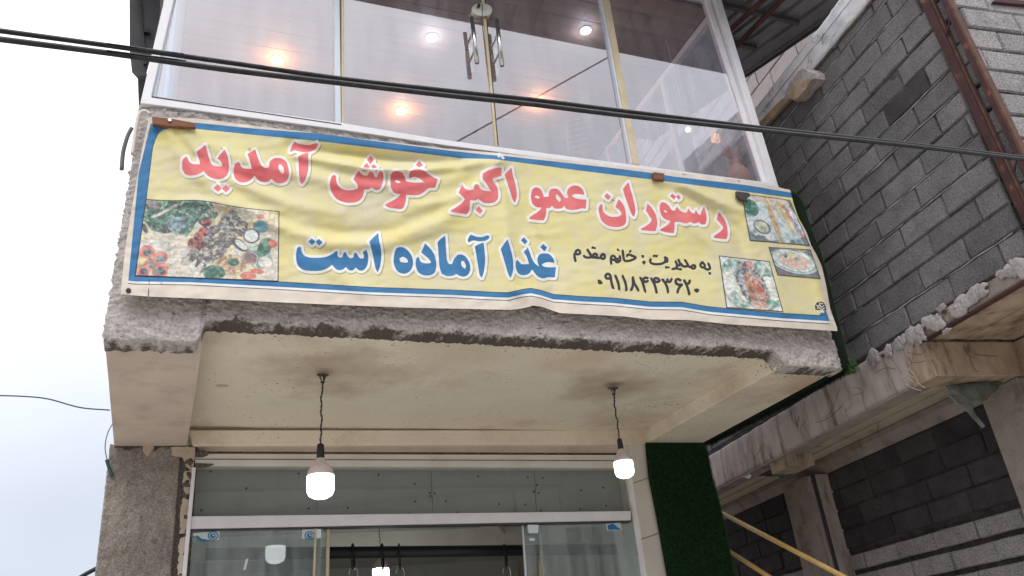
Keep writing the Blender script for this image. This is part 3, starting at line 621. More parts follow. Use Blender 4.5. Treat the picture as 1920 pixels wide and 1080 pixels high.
# ------------------------------------------------------------------ lamps in the upper ceiling
def downlight(px_, m, colr, label, z=6.36, pw=6):
    c = hit(*px_, *PZ(z)); t_ = thing('ceiling_lamp', label, 'lamp', c, 'ceiling lamps in the upper room')
    lathe('lamp_rim', [(.050, .002), (.050, -.003), (.044, -.004), (.044, .002)], c, M['lampring'], t_)
    lathe('lamp_globe', [(.040, .004), (.042, -.004), (.032, -.014), (.012, -.02), (.001, -.021)], c, m, t_)
    ld = bpy.data.lights.new('lamp_light', 'POINT'); ld.energy = pw; ld.color = colr; ld.shadow_soft_size = .05
    ld.energy *= .55 if colr[2] > .9 else 1
    lo = bpy.data.objects.new('lamp_light', ld); lo.location = c + Vector((0, 0, -.075)); place(lo, t_)
W_, C_ = (1, .50, .22), (.62, .78, 1)
downlight((520, 112), M['warm'], W_, 'warm lamp glowing behind the leftmost upper pane')
downlight((753, 208), M['warm'], W_, 'warm lamp seen low through the left glass door upstairs')
downlight((1010, 193), M['warm'], W_, 'warm lamp partly hidden by the black cables, right glass door')
downlight((810, 70), M['cool'], C_, 'cool white lamp left of the door handles')
downlight((1098, 57), M['cool'], C_, 'cool white lamp right of the door handles near mullion')
c = hit(1290, 243, *PX(3.55)); t_ = thing('ceiling_lamp', 'faint warm lamp behind the rightmost upper pane', 'lamp', c, 'ceiling lamps in the upper room')
lathe('lamp_globe', [(.002, .018), (.018, .012), (.022, 0), (.018, -.012), (.002, -.018)], c, M['warm'], t_)
tube('lamp_cord', [c + Vector((0, 0, .03)), Vector((c.x, c.y, 6.36))], .003, M['white_plastic'], t_, 6)
# wooden door leaf and flower vase inside
dd = pp('wooden_door', [(1062, 225), (1092, 214), (1110, 292), (1068, 286)], PY(4.45), (0, .03, 0), M['door_wood'])
tag(dd, 'reddish louvred wooden leaf seen through the right glass door', 'door')
for k in range(6):
    y_ = 226 + k * 10; pp('slat', [(1066 + k * .6, y_ + 3), (1096 + k * 2, y_ - 4), (1096.6 + k * 2, y_ - 1), (1066.6 + k * .6, y_ + 6)], PY(4.44), (0, .012, 0), M['wood'], dd)
vc = hit(1390, 349, *PY(3.99))
vs_t = thing('flower_vase', 'terracotta vase with dried red flowers in the right window corner', 'vase', vc)
lathe('vase_body', [(.04, 0), (.075, .03), (.085, .08), (.07, .13), (.035, .17), (.03, .20), (.042, .215)], vc, M['pot'], vs_t)
for k in range(26):
    a = rng.uniform(0, 2 * math.pi); l = rng.uniform(.05, .12); p0 = vc + Vector((0, 0, .20)); tip = p0 + Vector((math.cos(a) * l, math.sin(a) * l * .7, .08 + rng.uniform(-.05, .07)))
    mid = (p0 + tip) / 2 + Vector((0, 0, .04)); tube('petal', curve([p0, mid, tip], 3), .006, M['flower'], vs_t, 4, [.003, .005, .007, .008, .007, .004, .001])

# ================================================================== HANGING BULBS
def bulb(mount, label, drop_px, scale=1, zc=ZS - .004, twist=True, mt=None, name='hanging_bulb', group='hanging light bulbs', em=None):
    top = mount; t_ = thing(name, label, 'light bulb', top, group)
    bz = drop_px  # world point of the lamp's top of socket
    pts = [top]
    n = 14
    for i in range(1, n): u = i / n; p = top.lerp(bz, u); pts.append(p + Vector((.006 * math.sin(u * 9 + 1) * (1 - u) + .003 * math.sin(u * 31), .003 * math.cos(u * 23), 0)))
    pts.append(bz)
    if twist:
        P_ = curve(pts, 6)
        for ph in (0, math.pi):
            q = [p + Vector((.0035 * math.cos(i * .55 + ph), .0035 * math.sin(i * .55 + ph), 0)) for i, p in enumerate(P_)]
            tube('cord', q, .0028, M['black'], t_, 6)
    else: tube('cord', pts, .003, M['black'], t_, 6)
    s = scale
    lathe('socket', [(.006 * s, 0), (.018 * s, -.008 * s), (.0195 * s, -.03 * s), (.021 * s, -.07 * s), (.021 * s, -.082 * s)], bz, M['black'], t_, 20)
    lathe('lamp_housing', [(.019 * s, -.078 * s), (.024 * s, -.092 * s), (.042 * s, -.118 * s), (.062 * s, -.142 * s), (.0695 * s, -.165 * s), (.070 * s, -.176 * s)], bz, M['bulbbody'], t_, 32)
    lathe('lamp_diffuser', [(.070 * s, -.176 * s), (.0715 * s, -.20 * s), (.070 * s, -.255 * s), (.060 * s, -.278 * s), (.035 * s, -.292 * s), (.002 * s, -.298 * s)], bz, em or M['led'], t_, 32)
    return t_
mA = hit(605, 702, *PZ(ZS)); sA = hit(601, 831, *PY(mA.y))
b1 = bulb(mA, 'lit white bulb on twisted black cord, left below the soffit', sA, 1.04)
mB = hit(1149, 727, *PZ(ZS)); sB = hit(1161, 822, *PY(mB.y + .02))
b2 = bulb(mB, 'lit white bulb at right near the dark green grass mat', sB, .88)
# ceiling hooks / torn holes
for c, par, k in ((mA, b1, 0), (mB, b2, 1)):
    n = 14; base = [c + Vector(((.04 if k else .035) * (1 + .5 * noise.noise(Vector((i, k, 0)))) * math.cos(2 * math.pi * i / n), .022 * (1 + .6 * noise.noise(Vector((i, k, 5)))) * math.sin(2 * math.pi * i / n), .006)) for i in range(n)]
    prism('ceiling_hole', base, (0, 0, -.012), M['dirt'], par)
    for sgn in (-1, 1): tube('wire_tail', curve([c + Vector((sgn * .02, 0, 0)), c + Vector((sgn * .012, 0, -.025)), c + Vector((0, 0, -.05)), c + Vector((-sgn * .012, .004, -.045))], 4), .004, M['dirt'], par, 6)
hp = hit(416, 723, *PZ(ZS - .002)); prism('soffit_dent', [hp + Vector((.035 * math.cos(a), .018 * math.sin(a), .004)) for a in [i * math.pi / 8 for i in range(16)]], (0, 0, -.008), M['plaster2'], R)
mC = hit(714, 1000, *PY(6.6)); mC.z = 2.975; mC = Vector((hit(712, 1010, *PY(6.9)).x, 6.9, 2.975)); sC = Vector((mC.x, mC.y, hit(714, 1028, *PY(6.9)).z))
b3 = bulb(mC, 'lit bulb inside the shop behind the black pipe', sC, .92, twist=False, em=M['led_in'])

# ================================================================== PIPE RAIL WITH RINGS AND HOOKS (inside the shop)
YP = 5.95
pa, pb = hit(560, 1037, *PY(YP)), hit(1060, 1031, *PY(YP))
pipe = tube('hanging_pipe', [pa - (pb - pa) * .3, pb + (pb - pa) * .25], .040, M['black'], None, 20)
tag(pipe, 'thick black pipe running across the open shop doorway', 'pipe')
for (x, y, rx, lab, hk) in ((662, 1044, 7, 'leftmost ring on the black pipe with a pale hook', 1), (717, 1041, 7, 'ring on the black pipe right in front of the inner bulb', 0),
                        (749, 1043, 6, 'narrow ring with bent hook just right of the inner bulb', 1), (947, 1037, 10, 'wide ring with crossed hooks at right end of pipe', 2)):
    c = hit(x, y, *PY(YP)); c.z = hit(x, 1034, *PY(YP)).z - .035; th = thing('ring_hook', lab, 'hook', c, 'rings on the pipe')
    yaw = math.acos(min(1, rx / 22)); pts = []
    for i in range(25):
        a = 2 * math.pi * i / 24; pts.append(c + Vector((math.cos(a) * .062 * math.cos(yaw), math.cos(a) * .062 * math.sin(yaw), math.sin(a) * .085)))
    tube('ring', pts, .0075, M['black'], th, 8)
    if hk:
        b = c + Vector((0, 0, -.085)); tube('hook', curve([b + Vector((-.03, 0, -.03)), b + Vector((-.02, 0, .004)), b + Vector((.015, 0, .006)), b + Vector((.03, 0, -.03)), b + Vector((.01, 0, -.11)), b + Vector((-.02, 0, -.2))], 5), .004, M['steel_dull'], th, 6)
        if hk == 2: tube('hook', [b + Vector((-.05, 0, -.05)), b + Vector((0, 0, -.10)), b + Vector((.03, 0, -.13))], .004, M['root'], th, 6)

# ================================================================== ARTIFICIAL GRASS
def blades(name, samp, n, L, W_, parent, m, droop=.6):
    V_ = np.zeros((n * 3, 3)); 
    for i in range(n):
        p, nrm = samp(); nrm = nrm.normalized()
        d = (nrm + Vector((rng.normal(0, .35), rng.normal(0, .35), rng.normal(-droop, .35)))).normalized()
        s = d.cross(Vector((rng.normal(), rng.normal(), rng.normal()))).normalized() * W_ * .5; l = L * rng.uniform(.5, 1.2)
        V_[3 * i] = p - s; V_[3 * i + 1] = p + s; V_[3 * i + 2] = p + d * l
    me = bpy.data.meshes.new(name); me.vertices.add(n * 3); me.vertices.foreach_set('co', V_.ravel())
    me.loops.add(n * 3); me.loops.foreach_set('vertex_index', np.arange(n * 3, dtype=np.int32))
    me.polygons.add(n); me.polygons.foreach_set('loop_start', np.arange(0, n * 3, 3, dtype=np.int32)); me.polygons.foreach_set('loop_total', np.full(n, 3, dtype=np.int32))
    me.update(); me.materials.append(m); o = bpy.data.objects.new(name, me); place(o, parent); return stuff(o)
# hanging mat beside the shop front
MY = SF - .06
lp = [(1211, 830), (1217, 892), (1233, 974), (1252, 1080)]; rp = [(1322, 831), (1334, 892), (1351, 955), (1362, 1010), (1377, 1080)]
def edge(pts, y):
    ys = [p[1] for p in pts]; return float(np.interp(y, ys, [p[0] for p in pts])) if y <= 1080 else pts[-1][0] + (y - 1080) * .2
mat_t = thing('grass_mat', 'dark green artificial grass sheet hanging beside the shop front', 'artificial grass', hit(1290, 1080, *PY(MY)))
poly = [(edge(lp, y), y) for y in range(830, 1301, 10)] + [(edge(rp, y), y) for y in range(1300, 829, -10)]
pp('mat_backing', poly, PY(MY), (0, .014, 0), M['grass_back'], mat_t)
def s1():
    y = rng.uniform(830, 1110); x = rng.uniform(edge(lp, y), edge(rp, y)); return hit(x, y, *PY(MY)), Vector((0, -1, 0))
blades('grass_pile', s1, 42000, .022, .0022, mat_t, M['grass'])
def s2():
    y = rng.uniform(830, 1110); x = edge(rp, y); return hit(x, y, *PY(MY + .006)), Vector((1, -.4, 0))
blades('grass_fringe', s2, 2500, .02, .0022, mat_t, M['grass'])
# mat along the side of the balcony
fr = [(1480, 359), (1489, 366), (1497, 380), (1505, 405), (1516, 440), (1530, 470), (1541, 505), (1552, 545), (1563, 590), (1577, 640), (1588, 690)]
fo = [(1485, 357), (1496, 366), (1506, 381), (1514, 408), (1525, 440), (1538, 470), (1548, 505), (1558, 545), (1569, 590), (1582, 640), (1594, 688)]
sm_t = thing('grass_mat', 'green artificial grass fastened along the right side of the balcony', 'artificial grass', hit(1590, 690, *PY(Y0)))
fi = [hit(x, y, *PY(Y0 - .02)) for x, y in fr]; fo_ = [hit(x, y, *PY(Y0 - .02)) for x, y in fo]
V_, F_ = [], []; n = len(fr)
back = Vector((.02, YE - Y0 + .05, 0))
for a in fi: V_.append(a)
for a in fo_: V_.append(a)
for a in fi: V_.append(Vector((4.0, a.y + YE - Y0, a.z)))
for a in fo_: V_.append(Vector((4.035, a.y + YE - Y0, a.z)))
for i in range(n - 1):
    F_ += [[i, i + 1, n + i + 1, n + i], [i, i + 1, 2 * n + i + 1, 2 * n + i], [n + i, n + i + 1, 3 * n + i + 1, 3 * n + i], [2 * n + i, 2 * n + i + 1, 3 * n + i + 1, 3 * n + i]]
F_ += [[n - 1, 2 * n - 1, 4 * n - 1, 3 * n - 1], [0, n, 3 * n, 2 * n]]
mesh('mat_backing', V_, F_, M['grass_back'], sm_t, True)
def s3():
    u = rng.uniform(0, n - 1.001); i = int(u); k = u - i; return (fo_[i].lerp(fo_[i + 1], k) + Vector((rng.uniform(-.008, .002), rng.uniform(0, .25), 0))), Vector((.8, -.8, -.1))
M['grass2'] = mat('artificial_grass_lit', (.025, .085, .02, 1), (.05, .13, .035, 1), 30, .85)
blades('grass_pile', s3, 12000, .028, .0024, sm_t, M['grass2'], .3)
def s4(): 
    return fo_[-1] + Vector((rng.uniform(-.02, .05), rng.uniform(-.02, .06), rng.uniform(-.03, .05))), Vector((rng.normal(0, 1), -.6, -.5))
blades('grass_tuft', s4, 700, .026, .003, sm_t, M['grass2'], .2)
def s5():
    return Vector((rng.uniform(3.96, 4.03), rng.uniform(Y0, YE), ZR - .002 + .006 * rng.normal())), Vector((0, 0, -1))
blades('grass_edge', s5, 9000, .03, .0024, sm_t, M['grass_back'], .3)
box('mat_fold', (3.955, Y0, ZR - .006), (4.03, YE, ZR + .02), M['grass_back'], sm_t)

# ================================================================== NEIGHBOURING BLOCK BUILDING
B = thing('block_building', 'unfinished grey concrete block building at right with steel corner column', 'building', N(5, 4.4, 0))
def block_mesh(seed, L, H, D, nx=5, nz=4):
    r = random.Random(seed); V_, F_ = [], []
    for j in range(nz + 1):
        for i in range(nx + 1):
            ex = i in (0, nx); ez = j in (0, nz)
            fx = [0, .009 / L, .35, .68, 1 - .009 / L, 1][i]; fz = [0, .009 / H, .5, 1 - .009 / H, 1][j]
            xx = (fx - .5) * L; zz = (fz - .5) * H
            inset = (.010 if ex or ez else 0) + r.uniform(0, .0022)
            if ex and ez and r.random() < .3: inset += .018
            if ex: xx += (-1 if i else 1) * r.uniform(0, .004)
            if ez: zz += (-1 if j else 1) * r.uniform(0, .004)
            V_.append((xx, D / 2 - inset, zz))
    n = len(V_)
    V_ += [(x, -y, z) for x, y, z in V_]; W = nx + 1
    for j in range(nz):
        for i in range(nx):
            a = j * W + i; F_.append([a, a + 1, a + W + 1, a + W]); F_.append([n + a, n + a + W, n + a + W + 1, n + a + 1])
    rim = [i for i in range(W)] + [j * W + nx for j in range(1, nz + 1)] + [nz * W + i for i in range(nx - 1, -1, -1)] + [j * W for j in range(nz - 1, 0, -1)]
    for k in range(len(rim)): a, b = rim[k], rim[(k + 1) % len(rim)]; F_.append([a, b, n + b, n + a])
    me = bpy.data.meshes.new('block'); me.from_pydata(V_, [], F_)
    bm = bmesh.new(); bm.from_mesh(me); bmesh.ops.recalc_face_normals(bm, faces=bm.faces); bm.to_mesh(me); bm.free(); return me
BM = {}
for mk in ('block', 'block_dark', 'block_light', 'block_pink'):
    BM[mk] = []
    for k in range(7):
        me = block_mesh(k * 13 + 5, 1, 1, 1); BM[mk].append(me); me.materials.append(M[mk])
# unit meshes are scaled, so insets are rebuilt in real size instead
BM = {}
def get_block(mk, L, H):
    key = (mk, round(L, 2), round(H, 2))
    if key not in BM:
        BM[key] = []
        for k in range(6):
            me = block_mesh(hash((k, round(L * 100))) % 9999, L, H, .12); me.materials.append(M[mk]); BM[key].append(me)
    return random.choice(BM[key])
nblk = 0; FAR = []
def put_block(mk, cs, ct, cz, L, H, side=True, out=.0, far=False):
    global nblk
    if far or cs > 7.45:
        me_ = get_block(mk, L, H); rot = Matrix.Translation(N(cs, ct, cz)) @ Matrix.Rotation(math.pi / 2 - NY, 4, 'Z'); FAR.append((mk, me_, rot)); return
    o = bpy.data.objects.new('block', get_block(mk, L, H)); nblk += 1
    o.location = N(cs, ct, cz)
    o.rotation_euler = (random.uniform(-.01, .01), random.uniform(-.006, .006), (math.pi / 2 - NY if side else -NY) + random.uniform(-.008, .008))
    place(o, B); return o
JH = .008
def fill_row(mk, z0, z1, a0, a1, first, plane, side=True, L=.40, missing=()):
    j = first
    while j > a0: j -= L
    while j < a1:
        lo, hi = max(j, a0), min(j + L, a1)
        if hi - lo > .035:
            c = (lo + hi) / 2; ll = hi - lo - JH - random.uniform(0, .004)
            rec = random.uniform(-.004, .004)
            if random.random() < .05: rec += .008
            if side and mk == 'block_pink' and (z0 > 7.5 or c > 6.2): put_block(mk, c, plane + .06, (z0 + z1) / 2, ll, z1 - z0 - JH, True, far=True)
            elif side: put_block(mk, c, plane + .06 + rec, (z0 + z1) / 2, ll, z1 - z0 - JH - random.uniform(0, .004), True)
            else: put_block(mk, plane + .06 + rec, c, (z0 + z1) / 2, ll, z1 - z0 - JH - random.uniform(0, .004), False)
        j += L
# side wall, upper
ZB0 = 3.425; RH = .1603
firsts = [4.02, 4.21, 4.25 - .2 + .02, 4.22]
for k in range(14):
    z0 = ZB0 + k * RH; z1 = min(z0 + RH, 5.625)
    off = {0: 4.42, 1: 4.22, 2: 4.45, 3: 4.25}.get(k, 4.05 + (.2 if k % 2 else 0) + random.uniform(-.05, .05))
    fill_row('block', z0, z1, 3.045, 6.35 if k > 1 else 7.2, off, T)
q_ = hit(1685, 155, *PT(T)); cand = min([o for o in B.children if o.name.startswith('block')], key=lambda o: (Vector(o.location) - q_).length)
me_ = cand.data.copy(); me_.materials.clear(); me_.materials.append(M['block_dark']); cand.data = me_
# stubs between the two steel strips
for k in range(12):
    z0 = ZB0 + .05 + k * .17 + random.uniform(-.02, .02); put_block('block', 2.975, T + .075 + random.uniform(-.004, .01), z0 + .075, .10, .155, True)
# front wall, facing the street
SFN = 2.889
for k in range(13):
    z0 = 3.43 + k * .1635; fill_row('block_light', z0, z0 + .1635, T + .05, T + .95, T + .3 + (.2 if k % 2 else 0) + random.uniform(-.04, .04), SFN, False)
# pinkish wall set back above the ring beam
for k in range(14):
    z0 = 6.62 + k * .2; fill_row('block_pink', z0, z0 + .2, 4.2, 7.3 if k < 5 else 9, 4.5 + (.22 if k % 2 else 0), 4.72, True, .45)
# lower recessed wall
zz = [3.055, 2.892, 2.726, 2.56, 2.395]
for k in range(4):
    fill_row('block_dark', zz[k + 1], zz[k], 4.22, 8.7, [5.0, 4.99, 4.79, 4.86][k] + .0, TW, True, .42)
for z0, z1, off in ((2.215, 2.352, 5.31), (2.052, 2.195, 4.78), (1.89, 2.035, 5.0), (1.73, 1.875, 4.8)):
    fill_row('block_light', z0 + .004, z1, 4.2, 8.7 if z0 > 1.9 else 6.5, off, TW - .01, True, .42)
for mk in ('block', 'block_dark', 'block_light', 'block_pink'):
    V_, F_ = [], []
    for k_, me_, rot in FAR:
        if k_ != mk: continue
        b_ = len(V_); V_ += [rot @ v.co for v in me_.vertices]; F_ += [[b_ + i for i in p.vertices] for p in me_.polygons]
    if V_: stuff(mesh('far_blocks', V_, F_, M[mk], B))
# mortar bedding behind the blocks, squeezed out here and there
def bed(name, s0, s1, z0, z1, t0, m, na, nb, side=True, amp=.013, off=.009, courses=None, sd=0, fixed=0):
    V_, F_ = [], []
    for j in range(nb + 1):
        for i in range(na + 1):
            a = lerp(s0, s1, i / na); z = lerp(z0, z1, j / nb)
            v = amp * noise.noise(Vector((a * 3.1, z * 9 + sd, sd))) + amp * .8 * noise.noise(Vector((a * 22, z * 40, sd))) - off
            p = N(a, t0 - v, z) if side else N(t0 - v, a, z); V_.append(p)
    for j in range(nb):
        for i in range(na): a = j * (na + 1) + i; F_.append([a, a + 1, a + na + 2, a + na + 1])
    return mesh(name, V_, F_, m, B, True)
bed('mortar_bed', 3.05, 7.0, 3.41, 5.62, T, M['mortar'], 260, 180, True, .008, .016)
bed('mortar_bed', T + .04, T + 1.5, 3.41, 5.55, SFN, M['mortar'], 90, 150, False, .008, .017, sd=4)
bed('mortar_bed', 4.2, 10.5, 2.37, 3.08, TW, M['mortar_dark'], 260, 60, True, .014, .016, sd=8)
bed('mortar_bed', 4.2, 10.5, 1.6, 2.372, TW, M['mortar_dark'], 260, 60, True, .010, .022, sd=9)
bed('mortar_bed', 4.2, 12, 5.86, 9.5, 4.72, M['mortar'], 160, 40, True, .008, .012, sd=11)
# ridges of mortar along the bed joints
for k in range(1, 14):
    z = ZB0 + k * RH; s = 3.1
    while s < 6.4:
        l = random.uniform(.3, 1.3)
        if random.random() < .62:
            npt = int(l / .03) + 2; pts = []; rs = []
            for i in range(npt):
                a = s + l * i / (npt - 1); pts.append(N(a, T + .004 + .003 * noise.noise(Vector((a * 20, z, 1))), z - .002 + .006 * noise.noise(Vector((a * 7, z * 5, 0))))); rs.append(max(.0012, (.0052 + .006 * noise.noise(Vector((a * 15, z, 3)))) * math.sin(math.pi * min(1, max(.05, i / (npt - 1)))) ** .3))
            stuff(tube('mortar_ridge', pts, .005, M['mortar_ridge'], B, 5, rs))
        s += l + random.uniform(.02, .3)
# solid cores so that no light leaks through
nbox('wall_core', (3.05, 11), (T + .07, T + .14), (3.40, 5.62), M['mortar_dark'], B)
nbox('wall_core', (SFN + .08, SFN + .14), (T + .20, T + 1.6), (3.4, 5.6), M['mortar_dark'], B)
nbox('wall_core', (2.94, 3.05), (T + .13, T + .2), (3.4, 5.6), M['mortar_dark'], B)
nbox('wall_core', (4.2, 11), (TW + .07, TW + .2), (0, 3.1), M['mortar_dark'], B)
nbox('wall_core', (4.2, 12), (4.79, 4.85), (5.60, 9.5), M['mortar_dark'], B)
# steel corner column: two rusty angle strips, battens
def strip(name, l0, l1, r0, r1, plane, dep, m):
    q = [ext(l0, l1, -50), ext(r0, r1, -50), ext(r0, r1, 420), ext(l0, l1, 420)]
    return prism(name, [hit(x, y, *plane) for x, y in q], dep, m, B, bevel=.002)
strip('steel_angle', (1723, 0), (1896, 372), (1741, 0), (1912, 372), PT(T - .022), NT * .05, M['rust'])
strip('steel_angle', (1741.5, 0), (1912.5, 372), (1748, 0), (1919, 372), PT(T - .008), NT * .03, M['rust2'])
strip('steel_angle', (1762, 0), (1902, 290), (1773, 0), (1913, 290), PT(T - .022), NT * .05, M['rust'])
strip('steel_flange', (1773.5, 0), (1913.5, 290), (1779, 0), (1920, 290), PT(T - .02), NT * .04, M['rust2'])
for a_, b_ in (((1776, 66), (1781, 36)), ((1902, 322), (1905, 300))):
    tube('batten', [hit(*a_, *PT(T - .012)), hit(*b_, *PT(T - .012))], .006, M['rust'], B, 5)
pp('steel_beam', [(1868, -4), (1930, 2), (1930, 9), (1862, 3)], PS(SFN - .02), ND * .05, M['rust'], B)
# ring beam, whitewashed, with a broken lump
roughgrid('ring_beam', N(3.0, T - .03, 5.612), ND * 8, UP * .235, 220, 14, -NT, .012, 9, M['whitewash'], B, 4, .006, .3)
pp('beam_plank', [(1421, 232), (1463, 188), (1478, 179), (1483, 183), (1432, 238)], PT(T - .045), NT * .03, M['concrete_brown'], B)
lump = [hit(x, y, *PT(T - .10)) for x, y in [(1469, 182), (1472, 170), (1487, 146), (1496, 133), (1508, 128), (1524, 137), (1527, 147), (1497, 184), (1488, 188), (1480, 184)]]
lo_ = prism('concrete_lump', lump, NT * .10, [M['mortar_white']], B)
pp('concrete_lump', [(1474, 180), (1490, 152), (1500, 147), (1515, 152), (1524, 149), (1496, 184), (1487, 188)], PT(T - .112), NT * .03, M['concrete_brown'], B)
for o_ in [o for o in B.children if o.name.startswith('concrete_lump')]:
    bm = bmesh.new(); bm.from_mesh(o_.data); bmesh.ops.triangulate(bm, faces=bm.faces); bmesh.ops.subdivide_edges(bm, edges=bm.edges, cuts=4, use_grid_fill=True)
    for v in bm.verts: v.co += Vector([.014 * noise.noise(v.co * 18 + Vector((q_ * 7, 0, 0))) + .006 * noise.noise(v.co * 50 + Vector((q_ * 7, 0, 0))) for q_ in range(3)])
    bm.to_mesh(o_.data); bm.free()
V_, F_ = tubedata([N(s, T - .005 + .006 * noise.noise(Vector((s * 11, 0, 0))), 5.60 + .012 * noise.noise(Vector((s * 9, 1, 0)))) for s in np.arange(3.0, 4.9, .03)], .012, 6)
mesh('beam_crack', V_, F_, M['dirt'], B)
tubepts = [N(s, T - .035, 5.74 + .008 * noise.noise(Vector((s * 6, 0, 0)))) for s in np.arange(3.1, 5.4, .05)]
tube('beam_crack', tubepts, .0022, M['root'], B, 4)
for k in range(14):
    c = N(random.uniform(3.5, 4.9), T - .045, random.uniform(5.64, 5.85)); pts = [c]
    for j in range(4): pts.append(pts[-1] + ND * random.uniform(-.05, .05) + UP * random.uniform(-.05, .05) - NT * random.uniform(-.01, .012))
    tube('root', curve(pts, 4), .0013, M['root'], B, 4)
# floor slab edge, lower beams
roughgrid('edge_beam', N(3.98, T, 3.088), ND * 7, UP * .31, 260, 14, -NT, .008, 8, M['concrete'], B, 6, .004, .13)
nbox('beam_bottom_lip', (3.99, 10.9), (T + .004, T + .155), (3.076, 3.087), M['concrete_col'], B)
for k in range(9):
    t0 = T + .16 + k * .064; nbox('soffit_board', (4.04, 10.9), (t0, t0 + .056), (3.162 + .006 * (k % 3), 3.20), M['boards'], B)
nbox('slab_core', (3.2, 10.9), (T + .14, 5.6), (3.33, 3.40), M['concrete'], B)
nbox('slab_core', (4.0, 10.9), (T + .14, 5.6), (3.201, 3.33), M['concrete'], B)
nbox('soffit_step', (4.0, 10.9), (T + .735, T + .80), (3.13, 3.17), M['concrete_col'], B)
mesh('inner_beam', [N(3.98, T + .74, 3.14), N(10.9, T + .74, 3.14), N(10.9, T + .80, 3.055), N(3.98, T + .80, 3.055), N(3.98, 4.9, 3.14), N(10.9, 4.9, 3.14), N(10.9, 4.9, 3.055), N(3.98, 4.9, 3.055)],
     [[0, 1, 2, 3], [4, 5, 6, 7], [0, 1, 5, 4], [1, 2, 6, 5], [2, 3, 7, 6], [3, 0, 4, 7]], M['concrete_col'], B)
# cross beams
xb = nbox('cross_beam', (3.95, 4.16), (T - .002, T + .95), (3.068, 3.30), M['concrete_brown'], B, .006)
nbox('cross_beam', (5.72, 6.0), (T + .03, T + .26), (2.985, 3.087), M['concrete_brown'], B, .006)
# cantilever slab at the street end
for k in range(12):
    nbox('soffit_board', (2.9, 3.949), (T + .03 + k * .095, T + .122 + k * .095), (3.312 + .002 * (k % 3), 3.33), M['concrete_brown'], B)
roughgrid('slab_edge', N(2.9, T + .004, 3.318), ND * 1.08, UP * .10, 50, 6, -NT, .006, 10, M['concrete_col'], B, 8, .003, .1)
nbox('steel_angle', (2.9, 3.96), (T - .012, T + .03), (3.300, 3.311), M['rust'], B)
# columns below
def col_quad(name, pts, t_pl, dep, m): return pp(name, pts, PT(t_pl), dep, m, B, bevel=.006)
cA = [hit(x, y, *PT(T + .58)) for x, y in [(1466, 912), (1487, 868), (1512, 868), (1549, 1080), (1496, 1080)]]
a0, a1 = nb0 = (0, 0)
def s_of(p): return Vector(p).dot(ND)
c1 = (6.58, 6.98)
sL = s_of(hit(1466, 912, *PT(T + .62))); sR = s_of(hit(1512, 905, *PT(T + .62)))
nbox('column', (sR, sL), (T + .62, TW + .06), (0, 3.054), M['concrete_col'], B, .008)
for k in range(3): nbox('column_groove', (sR - .012 - .028 * k, sR - .002 - .028 * k), (T + .64 + .02 * k, TW + .05), (0, 3.05), M['concrete'] if k != 1 else M['tin_dark'], B)
sL2 = s_of(hit(1838, 746, *PT(T + .62))); sR2 = s_of(hit(1908, 713, *PT(T + .62)))
nbox('column', (sR2, sL2), (T + .62, TW + .3), (0, 3.065), M['concrete_col'], B, .008)
nbox('corner_infill', (sR2 - .5, sR2 - .004), (T + .70, TW + .3), (0, 3.30), M['concrete_brown'], B)
# mortar lumps squeezed out over the slab edge
for k, (x, y, rx, ry, sp_) in enumerate([(735, 985, 50, 48, 0), (820, 948, 30, 42, 0), (884, 900, 55, 42, 0), (950, 858, 45, 50, 0), (1000, 850, 40, 60, 0), (1050, 780, 50, 46, 0), (1103, 790, 45, 62, 0),
                          (1235, 695, 82, 52, 0), (1335, 615, 75, 48, 1), (1500, 492, 50, 45, 0), (1568, 470, 42, 70, 0), (1130, 700, 40, 20, 0), (1160, 835, 30, 18, 0)]):
    cx, cy = 1400 + x / 3.087, 350 + y / 3.087; c = hit(cx, cy, *PT(T - .008)); ex = hit(cx + 10, cy - 6, *PT(T - .008)) - c; ex.normalize()
    rx_, ry_ = rx / 3.087 * (c - EYE).length / FPX, ry / 3.087 * (c - EYE).length / FPX
    V_, F_ = [], []; NR, NS = 9, 28
    for i in range(NR + 1):
        for j in range(NS):
            a = 2 * math.pi * j / NS; r_ = i / NR; wob = 1 + .5 * noise.noise(Vector((math.cos(a) * 1.6, math.sin(a) * 1.6, k * 3.3))) + .4 * noise.noise(Vector((math.cos(a) * 5, math.sin(a) * 5, k)))
            if sp_ and math.sin(a) > .2: wob += .35 * abs(noise.noise(Vector((a * 9, 0, k))))
            u_, v_ = math.cos(a) * r_ * wob * 1.35, math.sin(a) * r_ * wob * 1.1
            h = .011 * math.sqrt(max(0, 1 - r_ ** 2.2)) + (.005 * math.sin(u_ * 19 + 3 * noise.noise(Vector((u_, v_, k)))) + .008 * noise.noise(Vector((u_ * 3, v_ * 3, k)))) * (1 - r_)
            V_.append(c + ex * u_ * rx_ * .80 + UP * v_ * ry_ * .74 - NT * h)
    for i in range(NR):
        for j in range(NS): F_.append([i * NS + j, i * NS + (j + 1) % NS, (i + 1) * NS + (j + 1) % NS, (i + 1) * NS + j])
    mesh('mortar_lump', V_, F_, M['mortar_white'], B, True)
for x, y in ((1655, 667), (1690, 645), (1708, 632), (1727, 604), (1770, 585), (1848, 540)):
    c = hit(x, y, *PT(T - .01)); prism('mortar_hole', [c + ND * .018 * math.cos(a) + UP * .012 * math.sin(a) for a in [i * math.pi / 5 for i in range(10)]], -NT * .004, M['mortar_hole'], B)
